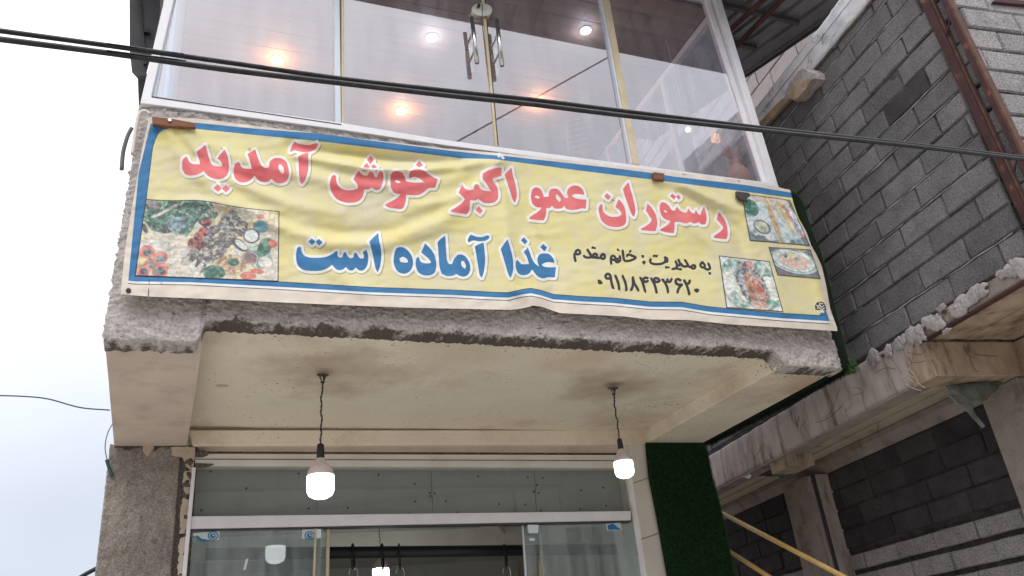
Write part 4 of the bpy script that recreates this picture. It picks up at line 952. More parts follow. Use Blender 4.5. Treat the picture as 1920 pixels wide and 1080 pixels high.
# dry roots on the beams
def root(pts, r, m, pl): tube('root', curve([hit(x, y, *pl) for x, y in pts], 5), r, m, B, 4)
PR = PT(T - .016)
for q in ([(1700, 690), (1712, 700), (1722, 718), (1735, 728)], [(1690, 712), (1705, 705), (1722, 712)], [(1698, 720), (1712, 728), (1728, 733)], [(1704, 694), (1701, 706), (1712, 716)]): root(q, .0022, M['straw'], PT(T - .03))
for q in ([(1575, 728), (1568, 745), (1562, 765), (1550, 780)], [(1498, 780), (1494, 800), (1488, 790), (1480, 770)], [(1690, 650), (1702, 672), (1715, 680), (1735, 676)], [(1715, 645), (1712, 668), (1708, 685)],
          [(1405, 815), (1402, 835), (1408, 850)], [(1530, 792), (1545, 788), (1560, 778), (1580, 760)], [(1640, 700), (1660, 690), (1680, 692)], [(1700, 660), (1725, 665), (1738, 655)],
          [(1430, 835), (1420, 850), (1412, 862)], [(1510, 790), (1500, 805), (1505, 822)], [(1590, 745), (1596, 760), (1585, 770)], [(1668, 670), (1680, 684), (1690, 700)], [(1600, 726), (1620, 733), (1600, 742)]): root(q, .0017, M['root'], PR)
for q in ([(1509, 819), (1512, 838), (1520, 855)], [(1557, 790), (1555, 803), (1552, 810)], [(1470, 835), (1500, 838), (1540, 837)], [(1645, 792), (1646, 803), (1647, 815)]): root(q, .002, M['root'], PZ(3.155))
for q in ([(1768, 642), (1775, 660), (1782, 680)], [(1806, 648), (1816, 665), (1828, 670)], [(1818, 668), (1826, 690), (1835, 697)], [(1745, 668), (1755, 690), (1760, 702)], [(1826, 664), (1850, 667), (1872, 668)]): root(q, .0018, M['root'], PS(3.94))
# torn plastic sheets
def ripple(name, px_, plane, amp, m, lab):
    pts = [hit(x, y, *plane) for x, y in px_]; o = mesh(name, pts, [list(range(len(pts)))], m)
    bm = bmesh.new(); bm.from_mesh(o.data); bmesh.ops.triangulate(bm, faces=bm.faces); bmesh.ops.subdivide_edges(bm, edges=bm.edges, cuts=5, use_grid_fill=True)
    for v in bm.verts: v.co += Vector((amp * noise.noise(v.co * 14), amp * noise.noise(v.co * 14 + Vector((5, 5, 5))), 0))
    bm.to_mesh(o.data); bm.free(); o.data.shade_smooth(); s_ = o.modifiers.new('sheet', 'SOLIDIFY'); s_.thickness = .003
    return tag(o, lab, 'plastic sheet')
ripple('torn_sheet', [(1772, 722), (1790, 742), (1812, 754), (1835, 758), (1858, 742), (1884, 716), (1860, 712), (1820, 716)], PS(4.05), .03, M['sheet'], 'torn greenish plastic sheet under the brown cross beam')
ripple('torn_sheet', [(1775, 735), (1793, 760), (1815, 775), (1832, 792), (1841, 803), (1845, 800), (1838, 784), (1826, 770), (1824, 760), (1800, 752)], PS(4.0), .015, M['sheet'], 'pointed strip of plastic hanging down in front of dark blocks')
ripple('torn_sheet', [(1392, 876), (1440, 878), (1470, 882), (1472, 900), (1455, 895), (1405, 893)], PT(T + .28), .015, M['sheet'], 'greenish plastic sheet tucked behind the far small beam')
ripple('plastic_scrap', [(1391, 882), (1399, 880), (1409, 892), (1404, 898), (1397, 894), (1391, 896)], PT(T + .02), .01, M['white_plastic'], 'small white plastic scrap on the end of the far beam')

# ================================================================== STAIR RAILING
ra = thing('stair_railing', 'yellow painted stair handrail rising behind the grass mat', 'railing', hit(1580, 1080, *PX(4.18)) * 1)
for a_, b_ in (((1335, 952), (1600, 1091)), ((1340, 1016), (1460, 1093))):
    tube('rail', [hit(*a_, *PX(4.12)), hit(*b_, *PX(4.12))], .018, M['brass'], ra, 10)
p_ = hit(1590, 1086, *PX(4.12)); tube('post', [p_, Vector((p_.x, p_.y, 0))], .016, M['brass'], ra, 8)
p_ = hit(1345, 957, *PX(4.12)); tube('post', [p_, Vector((p_.x, p_.y, 0))], .016, M['brass'], ra, 8)

# ================================================================== BANNER
def interp(pts): 
    a = np.array(pts, float); return lambda v: np.interp(v, a[:, 0], a[:, 1])
F_TOP = [(272, 224), (285, 219), (367, 222), (520, 241), (640, 256), (840, 279), (938, 287), (1100, 304), (1236, 320), (1400, 340), (1482, 356)]
B_TOP = [(279, 232), (367, 230), (477, 241), (630, 253), (662, 259), (840, 282), (912, 290), (947, 292.5), (1150, 315), (1227, 325), (1263, 331), (1400, 347), (1482, 361)]
Y_TOP = [(280, 238), (310, 237), (370, 242), (477, 253), (600, 265), (767, 285), (867, 297), (922, 298), (947, 301), (1080, 319), (1225, 337), (1247, 340), (1380, 357), (1484, 371)]
Y_BOT = [(240, 516), (253, 517.5), (357, 519), (540, 528.5), (697, 538), (850, 543), (920, 547), (953, 548), (978, 542), (995, 539.7), (1012, 543), (1037, 551), (1090, 555), (1150, 558), (1217, 565), (1280, 566), (1330, 574.5), (1468, 586.7), (1539, 591), (1570, 593)]
F_BOT = [(222, 551), (277, 556), (380, 560), (530, 567), (640, 572), (770, 577), (870, 579), (960, 581), (980, 578), (1000, 573), (1016, 575), (1032, 581), (1050, 587), (1167, 593), (1217, 599), (1292, 600), (1370, 608), (1573, 621)]
L_F = [(218, 273), (228, 279 - 1), (276, 267), (397, 246), (470, 234), (552, 226)]
L_B = [(218, 283), (235, 281.6), (324, 260), (526, 240.5), (560, 238)]
L_Y = [(218, 297), (238, 294), (252, 290), (372, 275), (519, 255), (560, 251)]
R_F = [(350, 1481), (362, 1483), (385, 1489), (408, 1497), (435, 1512), (460, 1521), (478, 1531), (500, 1541), (530, 1548), (580, 1557), (622, 1572)]
ft, bt, yt, yb, fb = map(interp, (F_TOP, B_TOP, Y_TOP, Y_BOT, F_BOT)); lf, lb, ly, rf = map(interp, (L_F, L_B, L_Y, R_F))
ry_ = lambda y: rf(y) - np.where(np.asarray(y) > 440, 9, np.where(np.asarray(y) < 400, 1, 1 + (np.asarray(y) - 400) * .2))
# cloth relief: gaussian folds along polylines, in metres towards the viewer
FOLDS = [([(560, 292), (640, 308), (700, 318), (780, 319), (860, 312), (935, 300)], .020, 8), ([(540, 275), (640, 286), (740, 298), (860, 306)], -.024, 11),
         ([(325, 246), (380, 300), (450, 345), (540, 382), (640, 400)], .012, 12), ([(345, 246), (420, 285), (520, 318), (620, 340), (740, 350), (850, 335), (936, 305)], .009, 13),
         ([(312, 246), (345, 300), (420, 370), (520, 420), (620, 455), (720, 455), (820, 420), (900, 360), (937, 310)], .013, 16),
         ([(330, 250), (360, 290), (440, 330), (520, 352)], -.011, 9), ([(470, 385), (560, 425), (650, 440), (740, 432), (820, 395)], -.011, 12),
         ([(938, 300), (946, 380), (950, 460), (965, 540), (998, 560), (1004, 590)], .014, 15), ([(975, 330), (990, 420), (1030, 500), (1045, 585)], -.010, 14),
         ([(938, 302), (900, 340), (850, 372), (760, 395)], .008, 9), ([(1240, 340), (1290, 352), (1350, 380), (1395, 395)], .011, 9), ([(1255, 350), (1310, 378), (1380, 430), (1400, 500)], -.010, 11),
         ([(1250, 345), (1270, 400), (1340, 460), (1400, 540)], .008, 14), ([(300, 380), (360, 378), (400, 380), (430, 388), (530, 396)], .008, 9), ([(1380, 365), (1405, 420), (1440, 470), (1470, 580)], .009, 16),
         ([(260, 300), (300, 420), (290, 540)], .006, 18), ([(1180, 400), (1230, 480), (1290, 575)], .007, 18), ([(560, 470), (640, 520), (720, 570)], .006, 14), ([(1480, 380), (1505, 440), (1530, 520), (1552, 600)], .010, 12)]
def relief(P):
    P = np.asarray(P, float); d = np.zeros(len(P))
    for pts, amp, wd in FOLDS:
        best = np.full(len(P), 1e9); tt = np.zeros(len(P)); n = len(pts) - 1
        for i in range(n):
            a = np.array(pts[i], float); b = np.array(pts[i + 1], float); ab = b - a; u = np.clip(((P - a) @ ab) / (ab @ ab), 0, 1)
            q = np.hypot(*(P - a - u[:, None] * ab).T); s = q < best; best[s] = q[s]; tt[s] = (i + u[s]) / n
        d += 2.3 * amp * np.exp(-(best / wd) ** 2) * (.35 + .65 * np.sin(np.pi * np.clip(tt, .06, .94)))
    for i, p in enumerate(P): d[i] += .0035 * noise.noise(Vector((p[0] * .012, p[1] * .03, 0))) + .0042 * noise.noise(Vector((p[0] * .035 + p[1] * .02, p[1] * .09, 3))) + .0012 * noise.noise(Vector((p[0] * .10, p[1] * .25, 6)))
    # the lower hem stands off the wall a little
    d += .02 * np.clip((P[:, 1] - 480) / 120, 0, 1)
    return d
BY = Y0 - .06
def on_banner(P, lift=0.0):
    d = relief(P); return [hit(x, y, *PY(BY - dd - lift)) for (x, y), dd in zip(P, d)]
# --- lettering outlines, photo pixels (traced on the printed cloth)
def Z(ox, oy, pts, k=6.0): return [(ox + x / k, oy + y / k) for x, y in pts]
red, blue, holes = [], [], []
def smooth(pts, step=3.0, thr=48):
    n = len(pts); P = [Vector(p) for p in pts]; out = []; cn = []
    for i in range(n):
        a, b = P[i] - P[i - 1], P[(i + 1) % n] - P[i]; ang = math.degrees(abs(a.angle_signed(b))) if a.length > 1e-6 and b.length > 1e-6 else 0; cn.append(ang > thr)
    for i in range(n):
        p0, p1, p2, p3 = P[i - 1], P[i], P[(i + 1) % n], P[(i + 2) % n]
        m1 = Vector((0, 0)) if cn[i] else (p2 - p0) * .5; m2 = Vector((0, 0)) if cn[(i + 1) % n] else (p3 - p1) * .5
        k = max(1, int(round((p2 - p1).length / step)))
        if cn[i] : m1 = (p2 - p1) * .8
        if cn[(i + 1) % n]: m2 = (p2 - p1) * .8
        for j in range(k):
            u = j / k; out.append(tuple((2 * u ** 3 - 3 * u ** 2 + 1) * p1 + (u ** 3 - 2 * u ** 2 + u) * m1 + (-2 * u ** 3 + 3 * u ** 2) * p2 + (u ** 3 - u ** 2) * m2))
    return out
A = (310, 240)
red += [Z(*A, p) for p in (
 [(450,193),(470,260),(492,340),(515,400),(560,428),(640,432),(630,385),(585,340),(625,290),(665,240),(695,300),(713,380),(715,460),(700,520),(660,560),(600,575),(530,565),(475,535),(432,483),(400,505),(340,530),(270,535),(220,515),(192,460),(190,390),(205,340),(238,322),(250,335),(268,375),(310,405),(392,408),(378,350),(352,265)],
 [(540,675),(590,632),(634,680),(594,720)], [(634,680),(680,640),(726,682),(682,726)],
 [(1010,240),(1030,300),(1060,380),(1090,430),(1130,450),(1165,440),(1175,380),(1215,345),(1260,335),(1320,348),(1365,390),(1388,470),(1388,540),(1360,600),(1300,622),(1240,612),(1192,570),(1165,600),(1110,610),(1050,590),(1002,535),(960,585),(900,612),(840,608),(790,575),(770,520),(768,460),(785,400),(825,383),(838,400),(850,430),(885,455),(970,460),(960,400),(925,290)],
 [(1610,276),(1608,350),(1608,460),(1590,540),(1565,600),(1535,633),(1515,600),(1505,520),(1500,420),(1495,322),(1540,295)],
 [(1455,152),(1500,175),(1560,187),(1620,190),(1670,178),(1705,168),(1718,185),(1695,230),(1640,265),(1570,275),(1500,262),(1455,250),(1405,272),(1410,235),(1430,190)])]
holes.append(Z(*A, [(1278,412),(1302,410),(1330,450),(1335,500),(1315,515),(1290,490),(1272,445)]))
A = (600, 260)
red += [Z(*A, p) for p in (
 [(435,362),(465,395),(500,415),(540,412),(548,385),(575,370),(598,385),(612,430),(640,435),(655,400),(670,368),(695,365),(712,410),(708,480),(690,540),(660,575),(620,575),(580,545),(545,568),(495,570),(490,620),(465,675),(420,710),(350,722),(270,715),(190,680),(140,620),(112,540),(115,480),(135,420),(162,408),(182,425),(182,470),(200,520),(240,562),(300,580),(370,578),(425,560),(422,520),(375,455),(405,405)],
 [(570,195),(606,238),(568,288),(528,238)], [(515,280),(530,275),(545,300),(563,320),(545,328),(487,322)], [(575,318),(592,292),(610,290),(642,322),(600,336)],
 [(1000,425),(1010,380),(1050,350),(1110,342),(1170,360),(1220,400),(1270,430),(1328,460),(1310,505),(1295,553),(1225,558),(1170,600),(1110,632),(1030,635),(968,630),(965,700),(945,765),(915,792),(840,785),(780,778),(735,752),(745,735),(830,690),(880,655),(908,625),(850,615),(810,580),(795,520),(792,450),(800,400),(830,370),(880,365),(925,385),(950,425),(968,480),(1020,490),(1100,493),(1170,488),(1120,450),(1075,430),(1040,432),(1008,450)],
 [(1115,252),(1162,300),(1115,322),(1077,295)])]
holes.append(Z(*A, [(840,480),(855,465),(890,475),(910,495),(870,500)]))
A = (830, 280)
red += [Z(*A, p) for p in (
 [(775,205),(790,290),(815,380),(832,480),(830,550),(812,602),(790,570),(760,480),(725,370),(697,285),(735,245)],
 [(662,205),(662,300),(560,330),(575,370),(610,420),(625,490),(622,550),(590,590),(530,605),(460,600),(400,555),(370,575),(310,572),(305,640),(295,700),(265,733),(200,720),(130,712),(90,702),(95,685),(170,640),(220,600),(250,560),(215,520),(180,490),(200,440),(218,395),(250,440),(300,458),(350,450),(355,410),(375,390),(400,400),(420,440),(470,465),(545,470),(520,430),(480,370),(450,330),(452,270),(520,232),(600,210)],
 [(405,640),(452,690),(420,730),(370,685)],
 [(1595,515),(1580,460),(1540,420),(1490,405),(1440,420),(1405,460),(1400,500),(1415,545),(1375,548),(1340,500),(1310,460),(1265,440),(1215,450),(1192,490),(1195,530),(1140,535),(1120,480),(1090,440),(1050,427),(1015,445),(995,500),(997,570),(1015,620),(1060,650),(1112,655),(1080,695),(1020,735),(975,768),(980,785),(1050,795),(1135,800),(1155,760),(1165,700),(1168,660),(1200,665),(1230,635),(1260,665),(1310,668),(1345,662),(1365,635),(1390,670),(1450,683),(1520,675),(1560,665),(1610,668),(1618,565),(1540,560),(1480,545),(1455,520),(1480,505),(1540,505)])]
holes += [Z(*A, [(1035,530),(1060,520),(1095,540),(1075,553),(1045,545)]), Z(*A, [(1270,512),(1290,508),(1325,550),(1328,580),(1310,590),(1280,555)])]
A = (1080, 310)
red += [Z(*A, p) for p in (
 [(480,380),(510,410),(545,470),(562,550),(565,620),(550,665),(500,690),(430,695),(350,675),(290,620),(260,540),(258,470),(280,433),(300,445),(300,500),(325,540),(380,575),(440,580),(490,570),(515,550),(495,510),(445,470),(460,425)],
 [(345,312),(395,352),(362,390),(315,350)],
 [(590,187),(610,260),(640,360),(662,460),(668,530),(650,580),(625,550),(590,460),(555,360),(527,268),(560,225)],
 [(805,430),(850,475),(890,540),(912,610),(912,680),(895,740),(830,738),(735,730),(728,715),(790,680),(840,640),(850,605),(820,560),(785,510),(795,470)],
 [(1440,465),(1462,540),(1470,610),(1455,665),(1410,665),(1380,640),(1340,655),(1310,650),(1285,635),(1250,655),(1205,650),(1165,635),(1108,640),(1110,700),(1100,765),(1020,755),(950,735),(945,722),(1000,690),(1050,650),(1060,620),(1010,610),(965,570),(942,500),(945,440),(970,413),(1010,425),(1050,460),(1080,505),(1112,510),(1135,460),(1165,505),(1215,530),(1245,528),(1265,485),(1290,520),(1330,545),(1350,500),(1375,545),(1400,560),(1415,510)],
 [(1058,345),(1085,320),(1125,350),(1105,388)], [(1125,352),(1150,330),(1180,362),(1155,390)],
 [(1605,525),(1650,580),(1685,640),(1705,720),(1705,790),(1690,832),(1610,825),(1550,815),(1550,795),(1610,755),(1650,715),(1655,690),(1620,650),(1582,610),(1595,565)])]
holes.append(Z(*A, [(985,510),(1005,505),(1030,530),(1005,532)]))
A = (530, 400)
blue += [Z(*A, p) for p in (
 [(190,372),(208,385),(215,430),(245,475),(310,497),(420,498),(500,485),(560,455),(600,425),(620,430),(615,470),(635,498),(670,495),(690,440),(710,438),(730,480),(760,505),(795,495),(805,450),(825,442),(850,480),(870,505),(905,508),(915,480),(900,440),(940,408),(960,460),(962,530),(945,600),(900,643),(860,640),(822,610),(790,640),(750,640),(710,605),(670,635),(610,635),(555,580),(500,620),(420,645),(320,648),(230,635),(175,590),(152,520),(152,440),(165,385)],
 [(288,318),(328,282),(369,321),(330,358)], [(369,321),(408,288),(450,325),(410,362)],
 [(1075,220),(1085,300),(1105,400),(1110,500),(1095,600),(1070,662),(1045,620),(1020,500),(998,400),(975,318),(1020,270)],
 [(1300,382),(1360,385),(1420,430),(1460,500),(1465,580),(1440,640),(1380,678),(1310,665),(1265,610),(1248,530),(1260,440),(1280,395)])]
holes.append(Z(*A, [(1313,510),(1350,487),(1395,510),(1412,550),(1360,553),(1325,545)]))
A = (770, 400)
blue += [Z(*A, p) for p in (
 [(162,337),(210,385),(260,450),(285,530),(288,610),(265,670),(210,697),(140,695),(85,660),(57,590),(60,520),(80,490),(95,500),(110,540),(150,560),(220,563),(228,545),(190,500),(118,440),(140,390)],
 [(390,252),(395,340),(400,430),(410,530),(430,570),(465,570),(490,510),(530,465),(580,465),(630,500),(665,570),(670,640),(640,695),(590,712),(545,700),(515,682),(480,700),(410,705),(350,680),(325,600),(315,480),(302,325),(340,285)],
 [(820,328),(830,400),(838,500),(835,580),(820,670),(800,725),(775,690),(760,600),(740,480),(722,372),(770,345)],
 [(680,240),(740,262),(800,268),(860,248),(885,255),(880,285),(840,308),(770,315),(710,305),(675,315),(655,330),(643,310),(655,265)],
 [(1090,293),(1110,350),(1140,460),(1155,560),(1150,660),(1125,727),(1100,690),(1070,590),(1040,490),(1013,402),(1050,345)],
 [(1318,383),(1340,440),(1365,510),(1395,560),(1445,600),(1428,550),(1428,500),(1455,460),(1500,450),(1560,460),(1605,510),(1615,560),(1560,548),(1500,560),(1475,580),(1500,600),(1560,608),(1635,605),(1622,722),(1540,720),(1490,733),(1430,710),(1390,665),(1365,630),(1340,670),(1300,692),(1240,692),(1200,660),(1182,600),(1182,545),(1200,522),(1220,545),(1245,570),(1290,572),(1330,568),(1310,500),(1272,432),(1295,410)],
 [(1272,268),(1315,318),(1285,350),(1242,305)], [(1490,345),(1535,385),(1505,430),(1458,382)])]
holes.append(Z(*A, [(575,535),(600,540),(622,590),(610,622),(580,600),(567,565)]))
red = [smooth(p) for p in red]; blue = [smooth(p) for p in blue]; holes = [smooth(p, 2.5) for p in holes]
# small black lettering as pen strokes (half width in pixels)
A = (1050, 430); strokes = []
def S(w_, *ps):
    for p in ps: strokes.append(([(A[0] + x / 6, A[1] + y / 6) for x, y in p], w_))
S(2.45, [(172,272),(182,243),(205,233),(222,245),(225,268),(203,281),(172,275)], [(163,275),(165,315),(174,355)],
  [(268,298),(290,315),(330,318),(352,310),(340,280),(310,232)], [(350,312),(385,318),(410,305),(412,282),(392,275),(375,288),(378,310)], [(398,318),(435,322),(465,318)],
  [(455,318),(468,290),(488,278),(503,300),(498,328),(475,330),(455,318)],
  [(578,385),(572,340),(580,305),(605,300),(625,325),(612,345),(580,335)], [(620,335),(632,365),(655,368),(678,345),(672,300)], [(648,330),(640,366)],
  [(705,238),(712,300),(722,345),(745,356),(790,352),(852,320),(808,296),(772,284),(752,298)],
  [(1020,335),(1015,365),(1045,388),(1100,392),(1150,384),(1180,365),(1187,330),(1182,318)], [(1183,360),(1200,365),(1208,350),(1200,320)],
  [(1262,448),(1300,438),(1318,415),(1312,385),(1300,362)], [(1315,405),(1345,404),(1348,380),(1332,340)],
  [(1362,388),(1378,412),(1410,418),(1440,408),(1425,375),(1405,345)], [(1435,412),(1470,425),(1490,408),(1512,405),(1522,428),(1500,442),(1475,430)],
  [(1602,368),(1580,395),(1590,422),(1620,428),(1628,402),(1602,372)], [(1618,428),(1655,452),(1686,442),(1680,410),(1668,385)])
S(2.7, [(366,208),(367,209)], [(391,210),(392,211)], [(652,230),(652,231)], [(790,246),(790,247)], [(1056,296),(1057,297)], [(1084,299),(1085,300)], [(1194,424),(1195,425)], [(1221,428),(1222,429)], [(1326,446),(1327,447)], [(1355,451),(1356,452)], [(1685,496),(1685,497)])
S(3.3, [(932,303),(933,304)], [(945,370),(946,371)])
S(2.55, [(562,552),(525,552),(512,528),(525,505),(550,503),(568,530),(578,590),(596,660)], [(622,520),(645,575),(660,625),(666,675)], [(704,525),(728,580),(742,630),(748,684)],
  [(800,682),(818,640),(822,590),(820,540)], [(822,560),(838,610),(862,650),(882,690)], [(905,545),(925,585),(942,640),(958,700)], [(925,585),(965,590),(988,580)], [(985,548),(955,545),(938,562),(945,582)],
  [(1025,550),(1048,588),(1070,640),(1086,708)], [(1048,588),(1095,592),(1120,578)], [(1110,556),(1075,548),(1060,562),(1066,588)], [(1155,565),(1180,600),(1205,650),(1216,708)], [(1178,598),(1205,590),(1210,562)], [(1208,590),(1240,588),(1255,558)],
  [(1322,712),(1335,665),(1372,622)], [(1372,622),(1330,622),(1303,600),(1305,570),(1330,560),(1352,572)], [(1396,572),(1418,612),(1440,670),(1455,732)], [(1418,612),(1450,608),(1460,575)])
def dia(cx, cy, r): strokes.append(([(A[0] + cx / 6, A[1] + cy / 6), (A[0] + cx / 6 + .3, A[1] + cy / 6)], r))
dia(450, 594, 4.6); dia(1535, 690, 4.4)
S(1.3, [(2940,825),(2940,826)])
strokes.pop()
# stamp at the lower right corner of the cloth
stamp = [(1529, 581), (1528, 573), (1532, 567), (1538, 565), (1544, 567), (1548, 573), (1549.5, 582)]
stamp_w = [([(1531, 572), (1534, 575), (1537, 571), (1540, 576), (1545, 573)], .8), ([(1532, 578), (1536, 577), (1540, 580), (1546, 578)], .8), ([(1536, 568), (1540, 569), (1543, 570)], .7)]
# --- triangulate everything in one constrained Delaunay mesh
vin, ein = [], []
def add_loop(pts, closed=True):
    b0 = len(vin); vin.extend(Vector(p) for p in pts); n = len(pts)
    for i in range(n if closed else n - 1): ein.append((b0 + i, b0 + (i + 1) % n))
def offset(pts, r, step=3.0):
    n = len(pts); P = [Vector(p) for p in pts]; area = sum(P[i].x * P[(i + 1) % n].y - P[(i + 1) % n].x * P[i].y for i in range(n)); sg = 1 if area > 0 else -1; out = []
    for i in range(n):
        a = (P[i] - P[i - 1]); b = (P[(i + 1) % n] - P[i])
        if a.length < 1e-6 or b.length < 1e-6: continue
        na_ = Vector((a.y, -a.x)).normalized() * sg; nb_ = Vector((b.y, -b.x)).normalized() * sg; ang = na_.angle_signed(nb_)
        conv = (a.x * b.y - a.y * b.x) * sg > 0
        k = max(1, int(abs(ang) * r / step)) if conv else 0
        if k == 0: out.append(P[i] + (na_ + nb_).normalized() * r)
        else:
            a0_ = math.atan2(na_.y, na_.x); a1_ = math.atan2(nb_.y, nb_.x); dlt = (a1_ - a0_ + math.pi) % (2 * math.pi) - math.pi
            for j in range(k + 1): th = a0_ + dlt * j / k; out.append(P[i] + Vector((math.cos(th), math.sin(th))) * r)
    return out
OUTR, SHR, SHO = 4.9, 5.3, (1.6, 2.2)
xs_all = np.arange(226, 1574, 5.0)
outline = [(float(lf(y)), y) for y in np.arange(552, 224, -6.0)] + [(x, float(ft(x))) for x in np.arange(275, 1482, 6.0)] + [(float(rf(y)), y) for y in np.arange(357, 621, 6.0)] + [(x, float(fb(x))) for x in np.arange(1570, 228, -6.0)]
add_loop(outline)
for fn, off in ((bt, 0), (yt, 0), (yb, 0), (yb, 1.4), (yb, 10.2), (yb, 14.5), (yb, 16)): add_loop([(x, float(fn(x)) + off) for x in np.arange(228, 1570, 6.0)], False)
for fn in (lb, ly): add_loop([(float(fn(y)), y) for y in np.arange(222, 560, 6.0)], False)
add_loop([(float(ly(y)) - 1.4, y) for y in np.arange(240, 520, 6.0)], False)
add_loop([(float(ry_(y)), y) for y in np.arange(362, 615, 6.0)], False)
corn = [(float(ly(276)) , 276), (292, 262), (297, 251), (305, 244), (318, 240), (330, 239)]
add_loop(corn, False)
cornR = [(1572, 560), (1558, 572), (1555.5, 582), (1548, 589), (1538, 592)]
for p in red + blue + holes: add_loop(p)
for p in red + blue:
    add_loop(offset(p, OUTR)); add_loop([(x + SHO[0], y + SHO[1]) for x, y in offset(p, SHR)])
for pts, w_ in strokes + stamp_w:
    P = [Vector(p) for p in pts]; P2 = curve([p.to_3d() for p in P], 3) if len(P) > 2 else [p.to_3d() for p in P]
    P2 = [p.to_2d() for p in P2]; l_, r2 = [], []
    for i, p in enumerate(P2):
        d = (P2[min(i + 1, len(P2) - 1)] - P2[max(i - 1, 0)]).normalized(); nn = Vector((-d.y, d.x)); l_.append(p + nn * w_); r2.append(p - nn * w_)
    d0 = (P2[0] - P2[1]).normalized(); d1 = (P2[-1] - P2[-2]).normalized()
    add_loop(l_ + [P2[-1] + d1 * w_] + r2[::-1] + [P2[0] + d0 * w_])
add_loop(stamp)
for y in np.arange(222, 624, 4.5):
    for x in np.arange(226, 1574, 4.5):
        xx, yy = x + rng.uniform(-.8, .8), y + rng.uniform(-.8, .8)
        if yy > ft(xx) + 1.5 and yy < fb(xx) - 1.5 and xx > lf(yy) + 1.5 and xx < rf(yy) - 1.5: vin.append(Vector((xx, yy)))
cv, ce, cf, *_ = delaunay_2d_cdt(vin, ein, [], 0, 0.02, False)
cv = np.array([tuple(v) for v in cv]); tri = np.array([f for f in cf if len(f) == 3]); cen = cv[tri].mean(axis=1)
cx, cy = cen[:, 0], cen[:, 1]
inside = (cy > ft(cx)) & (cy < fb(cx)) & (cx > lf(cy)) & (cx < rf(cy)); tri = tri[inside]; cen = cen[inside]; cx, cy = cen[:, 0], cen[:, 1]
def pip(poly, P):
    poly = np.array(poly, float); x0, y0 = poly.min(0); x1, y1 = poly.max(0); res = np.zeros(len(P), bool)
    m = (P[:, 0] >= x0) & (P[:, 0] <= x1) & (P[:, 1] >= y0) & (P[:, 1] <= y1); Q = P[m]
    if not len(Q): return res
    a = poly; b = np.roll(poly, -1, 0); c = (a[None, :, 1] > Q[:, None, 1]) != (b[None, :, 1] > Q[:, None, 1])
    dy = b[:, 1] - a[:, 1]; dy[dy == 0] = 1e-9
    xi = a[:, 0] + (Q[:, None, 1] - a[:, 1]) / dy * (b[:, 0] - a[:, 0]); res[m] = (np.sum(c & (Q[:, None, 0] < xi), 1) % 2) == 1; return res
def dist(poly, P, closed, lim):
    poly = np.array(poly, float); x0, y0 = poly.min(0) - lim; x1, y1 = poly.max(0) + lim; res = np.full(len(P), 1e9)
    m = (P[:, 0] >= x0) & (P[:, 0] <= x1) & (P[:, 1] >= y0) & (P[:, 1] <= y1); Q = P[m]
    if not len(Q): return res
    a = poly if closed else poly[:-1]; b = np.roll(poly, -1, 0) if closed else poly[1:]; ab = b - a; L2 = (ab ** 2).sum(1) + 1e-12
    u = np.clip(((Q[:, None, :] - a) * ab).sum(2) / L2, 0, 1); dd = np.hypot(*(Q[:, None, :] - a - u[..., None] * ab).transpose(2, 0, 1)); res[m] = dd.min(1); return res
YEL, CRE, BLU, RED, WHI, SHA, BLA, LIN = range(8)
mi = np.full(len(tri), CRE)
inb = (cy > bt(cx)) & (cy < yb(cx) + 10.2) & (cx > lb(cy)); mi[inb] = BLU
corner_cut = (cx < 335) & (cy < 280) & ~pip([(335, 239)] + corn[::-1] + [(280, 290), (335, 290)], cen)
iny = (cy > yt(cx)) & (cy < yb(cx)) & (cx > ly(cy)) & ~corner_cut; mi[iny] = YEL
mi[(cx > ry_(cy)) & (cy > 425)] = CRE
mi[(mi == YEL) & (cx > 1536) & (cy > 584 - (cx - 1545) * .9) & (cy > 575)] = BLU
mi[(cy > yb(cx)) & (cy < yb(cx) + 1.4) & (cx > ly(cy) - 2) & (cx < 1545)] = LIN
mi[(cx < ly(cy)) & (cx > ly(cy) - 1.4) & (cy > 262) & (cy < yb(cx))] = LIN
mi[(cy > yb(cx) + 10.2) & (cy < yb(cx) + 14.5) & (cx > lb(cy))] = WHI
mi[(cy > yb(cx) + 14.5) & (cy < yb(cx) + 16) & (cx > lb(cy)) & (cx < 1556)] = LIN
hole = np.zeros(len(cen), bool)
for h in holes: hole |= pip(h, cen)
sh = np.zeros(len(cen), bool); wh = np.zeros(len(cen), bool); cR = np.zeros(len(cen), bool); cB = np.zeros(len(cen), bool)
csh = cen - np.array(SHO)
for p, isred in [(p, 1) for p in red] + [(p, 0) for p in blue]:
    ins = pip(p, cen); (cR if isred else cB)[ins] = True; wh |= ins | (dist(p, cen, True, 7) < OUTR - .05); sh |= pip(p, csh) | (dist(p, csh, True, 7) < SHR - .05)
mi[sh & (mi == YEL)] = SHA; mi[wh & (mi != CRE)] = WHI; mi[cR & ~hole] = RED; mi[cB & ~hole] = BLU
for pts, w_ in strokes:
    P2 = [p.to_2d() for p in curve([Vector(p).to_3d() for p in pts], 3)] if len(pts) > 2 else pts
    mi[dist([tuple(p) for p in P2], cen, False, w_ + 1) < w_] = BLA
st = pip(stamp, cen); mi[st] = BLA
for pts, w_ in stamp_w: mi[(dist(pts, cen, False, w_ + 1) < w_) & st] = WHI
banner = thing('shop_banner', 'faded yellow cloth banner with red and blue Persian lettering and food pictures', 'banner', (1.8, BY, 3.5))
W3 = on_banner(cv)
me = bpy.data.meshes.new('banner_cloth'); me.from_pydata([tuple(v) for v in W3], [], [tuple(int(i) for i in t) for t in tri])
for k in ('c_yellow', 'c_cream', 'c_blue', 'c_red', 'c_white', 'c_shadow', 'c_black', 'c_line'): me.materials.append(M[k])
me.polygons.foreach_set('material_index', mi.astype(np.int32)); me.shade_smooth()
